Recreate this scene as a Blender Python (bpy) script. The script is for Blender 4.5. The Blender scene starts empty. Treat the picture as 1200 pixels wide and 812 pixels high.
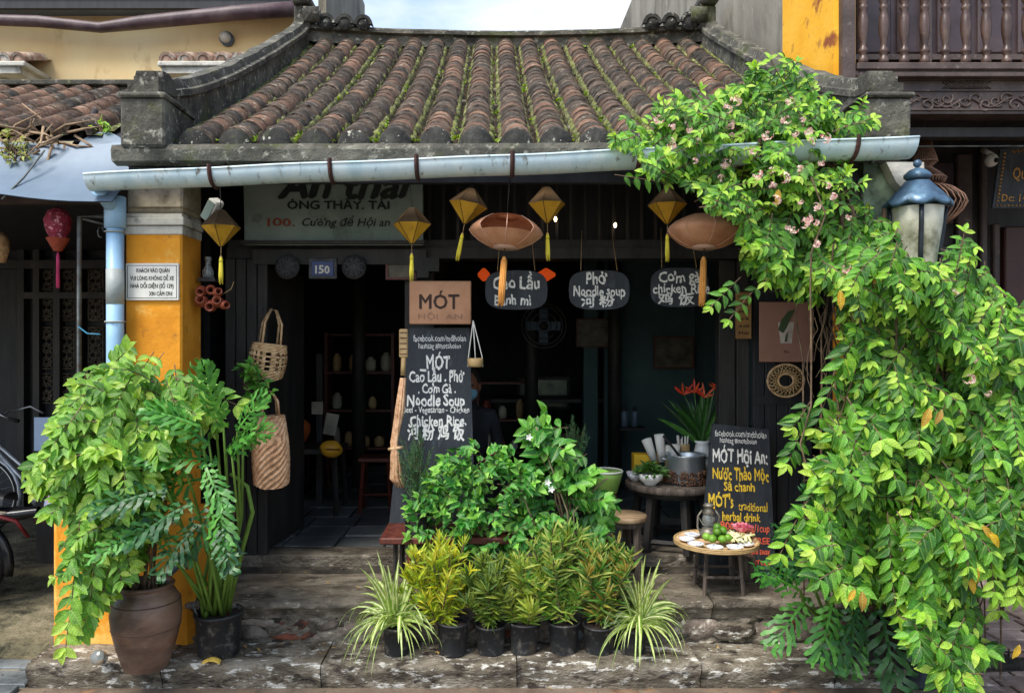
import bpy, math, random
from math import sin, cos, pi, radians
from mathutils import Vector, Matrix, noise
random.seed(7)
R = random.uniform
SC = bpy.context.scene
COL = SC.collection

# ------------------------------------------------------------------ camera
cam = bpy.data.cameras.new('camera'); camo = bpy.data.objects.new('camera', cam); COL.objects.link(camo)
camo.location = (0, 0, 1.7); camo.rotation_euler = (radians(90), 0, 0)
cam.lens = 27; cam.sensor_width = 36; cam.shift_x = 0.0192; cam.shift_y = -0.005
cam.clip_end = 2000; cam.clip_start = 0.05
SC.camera = camo
# ------------------------------------------------------------------ light
SUN = Vector((-0.42, -0.50, 0.95)).normalized()
wd = bpy.data.worlds.new('World'); SC.world = wd; wd.use_nodes = True
nt = wd.node_tree; N = nt.nodes; L = nt.links; N.clear()
out = N.new('ShaderNodeOutputWorld'); bg = N.new('ShaderNodeBackground'); bg.inputs[1].default_value = 0.15
sky = N.new('ShaderNodeTexSky'); sky.sky_type = 'NISHITA'; sky.sun_disc = False
sky.sun_elevation = math.asin(SUN.z); sky.sun_rotation = math.atan2(SUN.x, SUN.y)
sky.dust_density = 1.5
tc = N.new('ShaderNodeTexCoord'); nz = N.new('ShaderNodeTexNoise'); nz.inputs['Scale'].default_value = 2.3
nz.inputs['Detail'].default_value = 7; nz.inputs['Roughness'].default_value = 0.55
mp = N.new('ShaderNodeMapping'); mp.inputs['Scale'].default_value = (1, 1, 2.4); mp.inputs['Location'].default_value = (0.35, 0, 0.2)
rp = N.new('ShaderNodeValToRGB'); rp.color_ramp.elements[0].position = 0.46; rp.color_ramp.elements[1].position = 0.68
mx = N.new('ShaderNodeMix'); mx.data_type = 'RGBA'; mx.inputs[7].default_value = (3.9, 4.1, 4.4, 1)
L.new(tc.outputs['Generated'], mp.inputs[0]); L.new(mp.outputs[0], nz.inputs['Vector']); L.new(nz.outputs[0], rp.inputs[0])
L.new(rp.outputs[0], mx.inputs[0]); L.new(sky.outputs[0], mx.inputs[6]); L.new(mx.outputs[2], bg.inputs[0]); L.new(bg.outputs[0], out.inputs[0])
sl = bpy.data.lights.new('sun', 'SUN'); sl.energy = 2.3; sl.angle = radians(22); sl.color = (1, 0.955, 0.88)
so = bpy.data.objects.new('sun', sl); COL.objects.link(so); so.rotation_euler = SUN.to_track_quat('Z', 'Y').to_euler(); so.location = (0, 0, 12)
SC.view_settings.view_transform = 'Standard'; SC.view_settings.look = 'None'
SC.view_settings.exposure = 1.1; SC.view_settings.gamma = 1

# ------------------------------------------------------------------ helpers
def P(px, py, d):            # a point of the place seen at a photo pixel, d metres in front
    return Vector(((px - 577) / 900 * d, d, 1.7 + (400 - py) / 900 * d))

class B:
    def __init__(s): s.v = []; s.f = []; s.m = []; s.sm = []; s.a = None
    def add(s, vs, fs, mi=0, smooth=False, mat=None, at=None):
        o = len(s.v)
        if at is not None: s.a = (s.a or []); s.a += [(0, 0, 0)] * (o - len(s.a)) + at
        s.v += [tuple(mat @ Vector(v)) for v in vs] if mat else [tuple(v) for v in vs]
        for f in fs: s.f.append(tuple(i + o for i in f)); s.m.append(mi); s.sm.append(smooth)
        return s
    def box(s, c, sz, mi=0, rot=None, mat=None, bev=0.0):
        x, y, z = sz[0] / 2, sz[1] / 2, sz[2] / 2
        T = Matrix.Translation(c)
        if rot: T = T @ Matrix.Rotation(rot[2], 4, 'Z') @ Matrix.Rotation(rot[1], 4, 'Y') @ Matrix.Rotation(rot[0], 4, 'X')
        if mat: T = mat @ T
        if bev <= 0:
            vs = [(a * x, b * y, q * z) for q in (-1, 1) for a, b in ((-1, -1), (1, -1), (1, 1), (-1, 1))]
            fs = [(3, 2, 1, 0), (4, 5, 6, 7), (0, 1, 5, 4), (1, 2, 6, 5), (2, 3, 7, 6), (3, 0, 4, 7)]
            return s.add(vs, fs, mi, False, T)
        b_ = min(bev, x * .9, y * .9, z * .9)
        rings = []
        for q, ins in ((-z, b_), (-z + b_, 0), (z - b_, 0), (z, b_)):
            X, Y = x - ins, y - ins
            if ins: r = [(-X + 0, -Y, q), (X, -Y, q), (X, Y, q), (-X, Y, q)]; r = [p for p in r for _ in (0, 1)]
            else: r = [(-X, -Y + b_, q), (-X + b_, -Y, q), (X - b_, -Y, q), (X, -Y + b_, q), (X, Y - b_, q), (X - b_, Y, q), (-X + b_, Y, q), (-X, Y - b_, q)]
            if ins: r = [(-X, -Y, q), (-X, -Y, q), (X, -Y, q), (X, -Y, q), (X, Y, q), (X, Y, q), (-X, Y, q), (-X, Y, q)]
            rings.append(r)
        vs = [p for r in rings for p in r]; fs = []
        for k in range(3):
            for i in range(8): j = (i + 1) % 8; fs.append((k * 8 + i, k * 8 + j, k * 8 + 8 + j, k * 8 + 8 + i))
        fs.append((6, 4, 2, 0)); fs.append((24, 26, 28, 30))
        return s.add(vs, fs, mi, False, T)
    def b2(s, p0, p1, mi=0, bev=0): # box from two corners
        c = [(a + b) / 2 for a, b in zip(p0, p1)]; return s.box(c, [abs(a - b) for a, b in zip(p0, p1)], mi, bev=bev)
    def tube(s, path, r, n=8, mi=0, cap=True, smooth=True, mat=None, flat=1.0):
        path = [Vector(p) for p in path]; k = len(path)
        rs = r if isinstance(r, (list, tuple)) else [r] * k
        t0 = (path[1] - path[0]).normalized(); up = Vector((0, 0, 1)) if abs(t0.z) < .9 else Vector((1, 0, 0))
        nrm = (up - t0 * up.dot(t0)).normalized(); vs = []; fs = []
        for i, p in enumerate(path):
            t = (path[min(i + 1, k - 1)] - path[max(i - 1, 0)])
            t = t.normalized() if t.length > 1e-9 else t0
            nrm = nrm - t * nrm.dot(t); nrm = nrm.normalized() if nrm.length > 1e-6 else Vector((0, 1, 0)); bn = t.cross(nrm)
            for j in range(n):
                a = 2 * pi * j / n; vs.append(p + (nrm * cos(a) + bn * sin(a) * flat) * rs[i])
        for i in range(k - 1):
            for j in range(n): q = (j + 1) % n; fs.append((i * n + j, i * n + q, (i + 1) * n + q, (i + 1) * n + j))
        if cap: fs.append(tuple(range(n - 1, -1, -1))); fs.append(tuple((k - 1) * n + j for j in range(n)))
        return s.add(vs, fs, mi, smooth, mat)
    def lathe(s, prof, c=(0, 0, 0), n=20, mi=0, smooth=True, mat=None, sx=1, sy=1, caps=True, wob=0):
        vs = []; fs = []; k = len(prof)
        for r, z in prof:
            for j in range(n):
                a = 2 * pi * j / n; w = 1 + (wob * noise.noise(Vector((cos(a) * 1.3 + c[0], sin(a) * 1.3, z * 9))) if wob else 0)
                vs.append((c[0] + r * cos(a) * sx * w, c[1] + r * sin(a) * sy * w, c[2] + z))
        for i in range(k - 1):
            for j in range(n): q = (j + 1) % n; fs.append((i * n + j, i * n + q, (i + 1) * n + q, (i + 1) * n + j))
        if caps:
            if prof[0][0] > 1e-4: fs.append(tuple(range(n - 1, -1, -1)))
            if prof[-1][0] > 1e-4: fs.append(tuple((k - 1) * n + j for j in range(n)))
        return s.add(vs, fs, mi, smooth, mat)
    def prism(s, poly, y0, y1, mi=0, mat=None):  # polygon in XZ, extruded along Y
        n = len(poly); vs = [(x, y0, z) for x, z in poly] + [(x, y1, z) for x, z in poly]
        fs = [tuple(range(n)), tuple(range(2 * n - 1, n - 1, -1))] + [(i, i + n, (i + 1) % n + n, (i + 1) % n) for i in range(n)]
        return s.add(vs, fs, mi, False, mat)
    def blob(s, c, r, n=8, mi=0, wob=.15, mat=None, smooth=True):
        rx, ry, rz = r if isinstance(r, (tuple, list)) else (r, r, r); vs = []; fs = []; m = max(4, n // 2 + 1); sd = R(0, 99)
        vs.append((0, 0, -1))
        for i in range(1, m):
            t = pi * i / m
            for j in range(n): a = 2 * pi * j / n; vs.append((sin(t) * cos(a), sin(t) * sin(a), -cos(t)))
        vs.append((0, 0, 1)); q = []
        for v in vs:
            w = 1 + wob * 2 * noise.noise(Vector(v) * 1.1 + Vector((sd, sd, 0))); q.append((c[0] + v[0] * rx * w, c[1] + v[1] * ry * w, c[2] + v[2] * rz * w))
        for j in range(n): fs.append((0, 1 + (j + 1) % n, 1 + j))
        for i in range(m - 2):
            for j in range(n): k = (j + 1) % n; fs.append((1 + i * n + j, 1 + i * n + k, 1 + (i + 1) * n + k, 1 + (i + 1) * n + j))
        e = len(vs) - 1
        for j in range(n): fs.append((e, 1 + (m - 2) * n + j, 1 + (m - 2) * n + (j + 1) % n))
        return s.add(q, fs, mi, smooth, mat)
    def sheet(s, fn, nu, nv, mi=0, smooth=True):
        vs = [fn(u / nu, v / nv) for v in range(nv + 1) for u in range(nu + 1)]
        fs = [(v * (nu + 1) + u, v * (nu + 1) + u + 1, (v + 1) * (nu + 1) + u + 1, (v + 1) * (nu + 1) + u) for v in range(nv) for u in range(nu)]
        return s.add(vs, fs, mi, smooth)
    def mesh(s, name, mats, off=None):
        me = bpy.data.meshes.new(name)
        vs = s.v if off is None else [(a - off[0], b - off[1], c - off[2]) for a, b, c in s.v]
        me.from_pydata(vs, [], s.f)
        for m in (mats if isinstance(mats, (list, tuple)) else [mats]): me.materials.append(m)
        me.polygons.foreach_set('material_index', s.m); me.polygons.foreach_set('use_smooth', s.sm); me.update()
        if s.a: s.a += [(0, 0, 0)] * (len(s.v) - len(s.a)); me.attributes.new('leafuv', 'FLOAT_VECTOR', 'POINT').data.foreach_set('vector', [c for q in s.a for c in q])
        return me

def chain(o):
    t = Vector((0, 0, 0))
    while o is not None: t += o.location; o = o.parent
    return t
def tag(o, label=None, cat=None, group=None, kind=None):
    if label: o['label'] = label
    if cat: o['category'] = cat
    if group: o['group'] = group
    if kind: o['kind'] = kind
    return o
def thing(name, label, cat, loc=(0, 0, 0), group=None, rot=None):
    o = bpy.data.objects.new(name, None); COL.objects.link(o); o.location = loc; o.empty_display_size = .1
    if rot: o.rotation_euler = rot
    return tag(o, label, cat, group)
def part(name, b, mat, parent=None, world=False, loc=None, kind=None, label=None):
    off = chain(parent) if (world and parent is not None) else None
    me = b.mesh(name, mat, off) if isinstance(b, B) else b
    o = bpy.data.objects.new(name, me); COL.objects.link(o); o.parent = parent
    if loc is not None: o.location = loc
    if kind: o['kind'] = kind
    if label: o['label'] = label
    return o
def solo(name, b, mat, label, cat, group=None, loc=None):   # a thing that is one mesh: origin at its base
    if loc is None:
        xs = [v[0] for v in b.v]; ys = [v[1] for v in b.v]; zs = [v[2] for v in b.v]
        loc = ((min(xs) + max(xs)) / 2, (min(ys) + max(ys)) / 2, min(zs))
    o = bpy.data.objects.new(name, b.mesh(name, mat, loc)); COL.objects.link(o); o.location = loc
    return tag(o, label, cat, group)
def struct(name, b, mat, parent=None):
    o = part(name, b, mat, parent)
    if parent is None: o['kind'] = 'structure'
    return o
def dup(o, loc, rot=None, label=None, group=None, parent=None, scale=None):
    c = o.copy(); COL.objects.link(c)
    if parent is not None: c.parent = parent
    else:
        c.location = loc
        if rot: c.rotation_euler = rot
        if scale: c.scale = (scale,) * 3
        if label: c['label'] = label
        if group: c['group'] = group
    for ch in list(o.children): dup(ch, None, parent=c)
    return c

# ------------------------------------------------------------------ materials
def lin(c):
    if isinstance(c, str):
        c = [int(c[i:i + 2], 16) / 255 for i in (0, 2, 4)]; c = [x / 12.92 if x < .04045 else ((x + .055) / 1.055) ** 2.4 for x in c]
    return (*c, 1)
def M(name, cols, scale=8, rough=.75, bump=.25, bscale=30, metal=0, stretch=(1, 1, 1), rand=0, stain=None, stain2=None, emit=None, spec=.4, bdist=.01):
    m = bpy.data.materials.new(name); m.use_nodes = True; nt = m.node_tree; N = nt.nodes; L = nt.links
    b = N['Principled BSDF']; b.inputs['Roughness'].default_value = rough; b.inputs['Metallic'].default_value = metal
    b.inputs['Specular IOR Level'].default_value = spec
    g = N.new('ShaderNodeNewGeometry'); mp = N.new('ShaderNodeMapping'); mp.inputs['Scale'].default_value = stretch
    L.new(g.outputs['Position'], mp.inputs[0])
    if not isinstance(cols, list): cols = [cols]
    def nse(sc, det=6, ro=.6, off=0):
        n = N.new('ShaderNodeTexNoise'); n.inputs['Scale'].default_value = sc; n.inputs['Detail'].default_value = det; n.inputs['Roughness'].default_value = ro
        if off:
            a = N.new('ShaderNodeVectorMath'); a.inputs[1].default_value = (off, off * .7, off * 1.3); L.new(mp.outputs[0], a.inputs[0]); L.new(a.outputs[0], n.inputs['Vector'])
        else: L.new(mp.outputs[0], n.inputs['Vector'])
        return n.outputs[0]
    if len(cols) == 1:
        r = N.new('ShaderNodeRGB'); r.outputs[0].default_value = lin(cols[0]); c = r.outputs[0]
    else:
        r = N.new('ShaderNodeValToRGB'); cr = r.color_ramp
        for i, q in enumerate(cols):
            p = .32 + .36 * i / (len(cols) - 1)
            if i == 0: e = cr.elements[0]
            elif i == len(cols) - 1: e = cr.elements[-1]
            else: e = cr.elements.new(p)
            e.position = p; e.color = lin(q)
        L.new(nse(scale), r.inputs[0]); c = r.outputs[0]
    for k, st in enumerate((stain, stain2)):
        if st:
            col, sc_, lo, hi = st; n = nse(sc_, 8, .65, 13 + 9 * k); rr = N.new('ShaderNodeMapRange'); rr.inputs[1].default_value = lo; rr.inputs[2].default_value = hi
            L.new(n, rr.inputs[0]); x = N.new('ShaderNodeMix'); x.data_type = 'RGBA'; x.inputs[7].default_value = lin(col)
            L.new(rr.outputs[0], x.inputs[0]); L.new(c, x.inputs[6]); c = x.outputs[2]
    if rand:
        oi = N.new('ShaderNodeObjectInfo'); h = N.new('ShaderNodeHueSaturation'); mr = N.new('ShaderNodeMapRange'); mr.inputs[3].default_value = 1 - rand; mr.inputs[4].default_value = 1 + rand
        ad = N.new('ShaderNodeMath'); ad.operation = 'ADD'; fr = N.new('ShaderNodeMath'); fr.operation = 'FRACT'
        L.new(oi.outputs['Random'], ad.inputs[0]); L.new(g.outputs['Random Per Island'], ad.inputs[1]); L.new(ad.outputs[0], fr.inputs[0])
        L.new(fr.outputs[0], mr.inputs[0]); L.new(mr.outputs[0], h.inputs['Value']); L.new(c, h.inputs['Color']); c = h.outputs[0]
    L.new(c, b.inputs['Base Color'])
    if bump:
        bp = N.new('ShaderNodeBump'); bp.inputs['Strength'].default_value = bump; bp.inputs['Distance'].default_value = bdist
        L.new(nse(bscale, 5, .6, 3), bp.inputs['Height']); L.new(bp.outputs[0], b.inputs['Normal'])
    if emit:
        b.inputs['Emission Color'].default_value = lin(emit[0]); b.inputs['Emission Strength'].default_value = emit[1]
    return m
def LM(name, cols, trans=.3, rough=.42, dead=None):   # leaf material: each leaf its own tone
    m = bpy.data.materials.new(name); m.use_nodes = True; nt = m.node_tree; N = nt.nodes; L = nt.links
    b = N['Principled BSDF']; b.inputs['Roughness'].default_value = rough; b.inputs['Specular IOR Level'].default_value = .45
    g = N.new('ShaderNodeNewGeometry'); oi = N.new('ShaderNodeObjectInfo')
    ad = N.new('ShaderNodeMath'); ad.operation = 'ADD'; fr = N.new('ShaderNodeMath'); fr.operation = 'FRACT'
    L.new(oi.outputs['Random'], ad.inputs[0]); L.new(g.outputs['Random Per Island'], ad.inputs[1]); L.new(ad.outputs[0], fr.inputs[0])
    r = N.new('ShaderNodeValToRGB'); cr = r.color_ramp
    for i, q in enumerate(cols):
        p = i / (len(cols) - 1)
        e = cr.elements[0] if i == 0 else cr.elements[-1] if i == len(cols) - 1 else cr.elements.new(p)
        e.position = p; e.color = lin(q)
    L.new(fr.outputs[0], r.inputs[0])
    n = N.new('ShaderNodeTexNoise'); n.inputs['Scale'].default_value = 45; n.inputs['Detail'].default_value = 3; L.new(g.outputs['Position'], n.inputs['Vector'])
    h = N.new('ShaderNodeHueSaturation'); mr = N.new('ShaderNodeMapRange'); mr.inputs[1].default_value = .3; mr.inputs[2].default_value = .7; mr.inputs[3].default_value = .72; mr.inputs[4].default_value = 1.3
    L.new(n.outputs[0], mr.inputs[0]); L.new(mr.outputs[0], h.inputs['Value']); L.new(r.outputs[0], h.inputs['Color'])
    # midrib and side veins from the leaf's own coordinates
    at = N.new('ShaderNodeAttribute'); at.attribute_name = 'leafuv'; sp = N.new('ShaderNodeSeparateXYZ'); L.new(at.outputs['Vector'], sp.inputs[0])
    def mth(op, a, b_=None, c_=None):
        n_ = N.new('ShaderNodeMath'); n_.operation = op
        for i_, q_ in enumerate((a, b_, c_)):
            if q_ is None: continue
            if isinstance(q_, (int, float)): n_.inputs[i_].default_value = q_
            else: L.new(q_, n_.inputs[i_])
        return n_.outputs[0]
    ab = mth('ABSOLUTE', sp.outputs[0]); rib = mth('SUBTRACT', 1, mth('MINIMUM', mth('MULTIPLY', ab, 7), 1))
    sv = mth('POWER', mth('ABSOLUTE', mth('SINE', mth('ADD', mth('MULTIPLY', sp.outputs[1], 22), mth('MULTIPLY', ab, -4.5)))), 3)
    vein = mth('MULTIPLY', mth('ADD', mth('MULTIPLY', rib, .34), mth('MULTIPLY', mth('SUBTRACT', 1, sv), .0)), sp.outputs[2])
    dk = mth('MULTIPLY', mth('MULTIPLY', mth('SUBTRACT', sv, .35), .28), sp.outputs[2])
    vm = N.new('ShaderNodeMix'); vm.data_type = 'RGBA'; vm.inputs[7].default_value = lin('b8d070'); L.new(vein, vm.inputs[0]); L.new(h.outputs[0], vm.inputs[6])
    h2 = N.new('ShaderNodeHueSaturation'); L.new(mth('ADD', 1, dk), h2.inputs['Value']); L.new(vm.outputs[2], h2.inputs['Color']); h = h2
    bp = N.new('ShaderNodeBump'); bp.inputs['Strength'].default_value = .5; bp.inputs['Distance'].default_value = .004; L.new(mth('ADD', dk, mth('MULTIPLY', rib, -.3)), bp.inputs['Height']); L.new(bp.outputs[0], b.inputs['Normal'])
    L.new(h.outputs[0], b.inputs['Base Color'])
    t = N.new('ShaderNodeBsdfTranslucent'); hs = N.new('ShaderNodeHueSaturation'); hs.inputs['Hue'].default_value = .485; hs.inputs['Value'].default_value = 1.5; hs.inputs['Saturation'].default_value = 1.1
    L.new(h.outputs[0], hs.inputs['Color']); L.new(hs.outputs[0], t.inputs[0])
    mx = N.new('ShaderNodeMixShader'); mx.inputs[0].default_value = trans; L.new(b.outputs[0], mx.inputs[1]); L.new(t.outputs[0], mx.inputs[2])
    L.new(mx.outputs[0], N['Material Output'].inputs[0])
    return m

# ------------------------------------------------------------------ text
TXT = {}
def text(parent, s, w, h, loc, mat, name='lettering', wob=.02, bold=.0, slant=0.0, lean=0.0, seed=0, dep=.0012, label=None):
    """one line of lettering facing -Y, centred at loc, fitted to w x h metres"""
    for a_, b_ in (('ơ', 'o’'), ('ở', 'ỏ’'), ('ờ', 'ò’'), ('ớ', 'ó’'), ('ư', 'u’'), ('Đ', 'D'), ('Ơ', 'O’')): s = s.replace(a_, b_)
    c = bpy.data.curves.new('lettering', 'FONT'); c.body = s;
    for i, ch in enumerate(s):
        if ch == '’': c.body_format[i - 1].kerning = -6; c.body_format[i].kerning = -9
    c.size = 1; c.resolution_u = 2; c.align_x = 'LEFT'
    o = bpy.data.objects.new('tmp', c); me = bpy.data.meshes.new_from_object(o); bpy.data.objects.remove(o); bpy.data.curves.remove(c)
    xs = [v.co.x for v in me.vertices]; ys = [v.co.y for v in me.vertices]
    if not xs: return
    if bold > 0:
        q = B(); V0 = [tuple(v.co) for v in me.vertices]; F0 = [tuple(p.vertices) for p in me.polygons]
        for k, (dx, dy) in enumerate(((0, 0), (bold, 0), (-bold, 0), (0, bold), (0, -bold))): q.add([(x + dx, y + dy, k * .004) for x, y, z in V0], F0)
        me = q.mesh('lettering', mat); me.materials.clear()
    x0, x1 = min(xs), max(xs); y0, y1 = -.02, .74
    for v in me.vertices:
        x, y = v.co.x, v.co.y
        if wob:
            q = Vector((x * 2.3 + seed * 7, y * 1.6, seed)); x += wob * 2.4 * noise.noise(q); y += wob * 3 * noise.noise(q * .8 + Vector((9, 9, 9)))
        x += slant * y
        X = (x - (x0 + x1) / 2) * w / (x1 - x0); Z = (y - (y0 + y1) / 2) * h / (y1 - y0) + lean * X
        v.co = (loc[0] + X, loc[1] - dep - v.co.z * .03, loc[2] + Z)
    me.materials.append(mat); me.update()
    return part(name, me, mat, parent, label=label)

# ------------------------------------------------------------------ leaves
def leafmesh(name, mat, W=.42, fold=.18, droop=.22, kind='ell', mat2=None):
    b = B(); 
    prof = {'ell': [(0, .06), (.18, .62), (.42, 1), (.7, .78), (.9, .3), (1, 0)], 'lance': [(0, .25), (.25, .9), (.55, 1), (.85, .5), (1, 0)], 'heart': [(0, .35), (.12, .9), (.35, 1), (.65, .66), (.88, .25), (1, 0)],
            'small': [(0, .2), (.45, 1), (1, 0)]}[kind]
    vs = []; fs = []; at = []; bend = R(-.14, .14); curl = R(-.25, .25)
    for t, w in prof:
        z = -droop * t * t; x = w * W / 2
        if w == 0: vs.append((0, t, z)); at.append((0, t, 1)); continue
        at += [(-w, t, 1), (0, t, 1), (w, t, 1)]
        vs += [(-x, t, z + fold * x * 2), (0, t, z), (x, t, z + fold * x * 2)]
    vs = [(x + bend * t * t, t, z + curl * x * t) for x, t, z in vs]
    k = len(prof) - 1
    for i in range(k - 1):
        a = i * 3; fs += [(a, a + 1, a + 4, a + 3), (a + 1, a + 2, a + 5, a + 4)]
    a = (k - 1) * 3; fs += [(a, a + 1, a + 3), (a + 1, a + 2, a + 3)]
    b.add(vs, fs, 0, True, at=at)
    return b, b.mesh('leaf', mat)
def frame(p, t, nrm, s):
    t = t.normalized(); x = t.cross(nrm); x = x.normalized() if x.length > 1e-5 else Vector((1, 0, 0)); n = x.cross(t)
    return Matrix(((x.x * s, t.x * s, n.x * s, p.x), (x.y * s, t.y * s, n.y * s, p.y), (x.z * s, t.z * s, n.z * s, p.z), (0, 0, 0, 1)))
def leafset(parent, leaves, variants, nmax=300, name='leaf'):
    """leaves: (matrix, variant index). the nmax that show largest become parts, the rest one stuff part"""
    off = chain(parent); T = Matrix.Translation(-off)
    key = lambda l: -l[0].to_scale().y / max(.5, l[0].translation.y) + .004 * (l[0].translation.y)
    leaves.sort(key=key)
    for mtx, k in leaves[:nmax]:
        o = bpy.data.objects.new(name, variants[k][1]); COL.objects.link(o); o.parent = parent; o.matrix_local = T @ mtx
    rest = leaves[nmax:]
    if rest:
        for k in range(len(variants)):
            q = [l for l in rest if l[1] == k]
            if not q: continue
            b = B(); vb = variants[k][0]
            for mtx, _ in q: b.add(vb.v, vb.f, 0, True, mtx, at=list(vb.a) if vb.a else None)
            part('foliage', b, variants[k][1].materials[0], parent, world=True, kind='stuff')
def inpoly(x, y, poly):
    c = False; n = len(poly)
    for i in range(n):
        x1, y1 = poly[i]; x2, y2 = poly[i - 1]
        if (y1 > y) != (y2 > y) and x < (x2 - x1) * (y - y1) / (y2 - y1) + x1: c = not c
    return c
def sample(poly, n):
    xs = [p[0] for p in poly]; ys = [p[1] for p in poly]; r = []
    while len(r) < n:
        x, y = R(min(xs), max(xs)), R(min(ys), max(ys))
        if inpoly(x, y, poly): r.append((x, y))
    return r
def rv(s=1): return Vector((R(-s, s), R(-s, s), R(-s, s)))
def spray(p, d, length, n, ls, leaves, stems, nv, out=Vector((0, -1, .5)), grav=.5, opposite=True, r=.003, young=None, hang=.5):
    """a twig with leaves in pairs: drooping, leaf faces turned to the light"""
    d = d.normalized(); pts = [p.copy()]; q = p.copy(); seg = length / n
    for i in range(n):
        d = (d + Vector((0, 0, -grav * (.06 + .12 * i / n))) + rv(.07)).normalized(); q = q + d * seg; pts.append(q.copy())
        side = d.cross(out); side = side.normalized() if side.length > .05 else Vector((1, 0, 0))
        s = ls * (1 - .45 * abs(i / n - .4)) * R(.75, 1.15)
        for sg in ((-1, 1) if opposite else (random.choice((-1, 1)),)):
            t = side * sg * R(.7, 1.1) + d * R(.3, .7) + Vector((0, 0, -hang * R(.4, 1.2))) + out * R(0, .25)
            leaves.append((frame(q, t, (out + rv(.45)).normalized(), s), random.randrange(nv) if young is None else (young if i > n * .72 else random.randrange(nv - 1))))
    t = d + rv(.2); leaves.append((frame(q, t, (out + rv(.3)).normalized(), ls * .8), random.randrange(nv) if young is None else young))
    stems.tube(pts[::2] + ([pts[-1]] if len(pts) % 2 == 0 else []), r, 3, cap=False)
# ------------------------------------------------------------------ palette
m_tile = M('roof_tile_clay', ['2a221b', '47372b', '5f4b3a'], 9, .9, .7, 60, rand=.42, stain=('8f897a', 26, .54, .68), stain2=('20211a', 9, .46, .62))
m_tile2 = M('roof_tile_orange', ['412d22', '624634', '7b5d48'], 9, .9, .7, 60, rand=.45, stain=('8d8779', 30, .55, .7), stain2=('2c261f', 7, .52, .7))
m_moss = M('mossy_mortar', ['2c2c20', '5a5f2a', '8a8f4e'], 16, 1, .9, 50, stain=('a8a58c', 40, .55, .68), stain2=('24231c', 9, .5, .65), bdist=.02)
m_conc = M('weathered_concrete', ['2c2b26', '4a4840', '6c695d'], 5, .95, .9, 40, stain=('a19e8f', 20, .56, .7), stain2=('454c23', 4, .55, .72), bdist=.015)
m_conc_l = M('grey_weathered_wall', ['5a564d', '7d786c', '948f82'], 1.2, .95, .6, 30, stretch=(1, 1, .35), stain=('3d3a33', 3.2, .52, .75), stain2=('a9a497', 14, .6, .75))
m_pipe = M('blue_grey_paint', ['a9c4cc', 'c0d6dc', 'd0e0e2'], 4, .42, .2, 14, stain=('6b675b', 14, .57, .7), stain2=('d6dcd8', 3, .58, .75), stretch=(2, 1, 1))
m_pipe2 = M('light_blue_plastic', ['86aac6', '98bcd6'], 6, .4, .08, 40, stain=('b6b4aa', 12, .6, .78))
m_pipe3 = M('bare_grey_pipe', ['8b9290', 'a4aaa6'], 10, .5, .15, 50)
m_rust = M('rusty_strap', ['2c1a17', '4a2a22'], 20, .8, .3, 60)
m_yel = M('yellow_limewash', ['c07a16', 'd88f22', 'dd9c34'], 3.2, .9, .4, 45, stain=('e6b860', 5, .56, .7), stain2=('6e4a22', 10, .58, .76))
m_yel2 = M('yellow_plaster_pale', ['ecc88e', 'f4d8a2', 'f6dfb0'], 1.2, .92, .15, 30, stain=('b48a50', 3, .6, .8), stretch=(1, 1, .5))
m_yelr = M('yellow_peeling_wall', ['d99617', 'e6a926', 'e9b23a'], 1.6, .9, .3, 30, stain=('8a4c26', 5, .56, .66), stain2=('c9a24c', 12, .6, .8))
m_white = M('dirty_white_plaster', ['9d998e', 'b9b6ab', 'c9c6bb'], 6, .85, .4, 40, stain=('57524a', 9, .55, .74))
m_stainw = M('stained_capital', ['77705f', '988f7b', 'a9a08b'], 6, .9, .6, 40, stain=('4a4437', 7, .5, .7), stain2=('6a3f33', 10, .62, .74))
m_green = M('green_stained_plaster', ['4d5f4b', '6c7d66', '80907a'], 4, .9, .5, 40, stain=('2c3328', 5, .5, .7))
m_dark = M('black_brown_timber', ['252423', '302e2c', '3c3936'], 4, .55, .35, 35, stretch=(3, 3, .5), spec=.3)
m_dark2 = M('charcoal_timber', ['222326', '2b2c2f', '363638'], 4, .6, .35, 35, stretch=(3, 3, .5), spec=.3)
m_teal = M('dark_teal_plaster', ['3c5252', '4c6464'], 3, .8, .2, 30)
m_brown = M('dark_brown_carved_wood', ['3a2f2b', '4c3f39', '5c4f48'], 5, .5, .4, 40, stain=('7d7068', 18, .6, .76))
m_balus = M('polished_brown_wood', ['3a2b26', '4c3a33', '5e4b42'], 8, .35, .2, 40, rand=.15, stain=('8b7768', 20, .62, .78))
m_door = M('door_panel_wood', ['352b2a', '43373a', '4d4040'], 3, .45, .2, 30)
m_floor = M('dark_slate_floor', ['44484a', '5e6263', '7c8080'], 3, .32, .3, 20, rand=.35)
m_step = M('wet_stained_stone', ['423b31', '6e6557', '8d8475'], 9, .5, 1.0, 55, stretch=(.6, 1, 1.1), stain=('b3a898', 15, .58, .68), stain2=('30281f', 6, .52, .68), bdist=.02, spec=.5)
m_step2 = M('lime_crusted_concrete', ['423a30', '726959', '958c7d'], 10, .65, 1.0, 60, stretch=(.6, 1, 1.3), stain=('cfccc2', 19, .55, .60), stain2=('332a22', 13, .52, .62), bdist=.025)
m_rub = M('rubble_stone', ['5a5046', '7a6d62', '8d8175'], 6, .8, 1.0, 34, rand=.35, stain=('c9c3b6', 12, .58, .68), stain2=('2a2520', 5, .52, .66), bdist=.02)
m_rubb = M('blue_grey_stone', ['6c7878', '869291', '93a09c'], 7, .7, .8, 34, rand=.12, stain=('b5b8ae', 12, .6, .72), stain2=('3a3d3a', 6, .58, .7))
m_rubr = M('red_brick_rubble', ['5a2c1e', '7c4430', '8a5940'], 9, .85, .9, 40, rand=.25, stain=('2c211b', 6, .52, .66))
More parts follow.
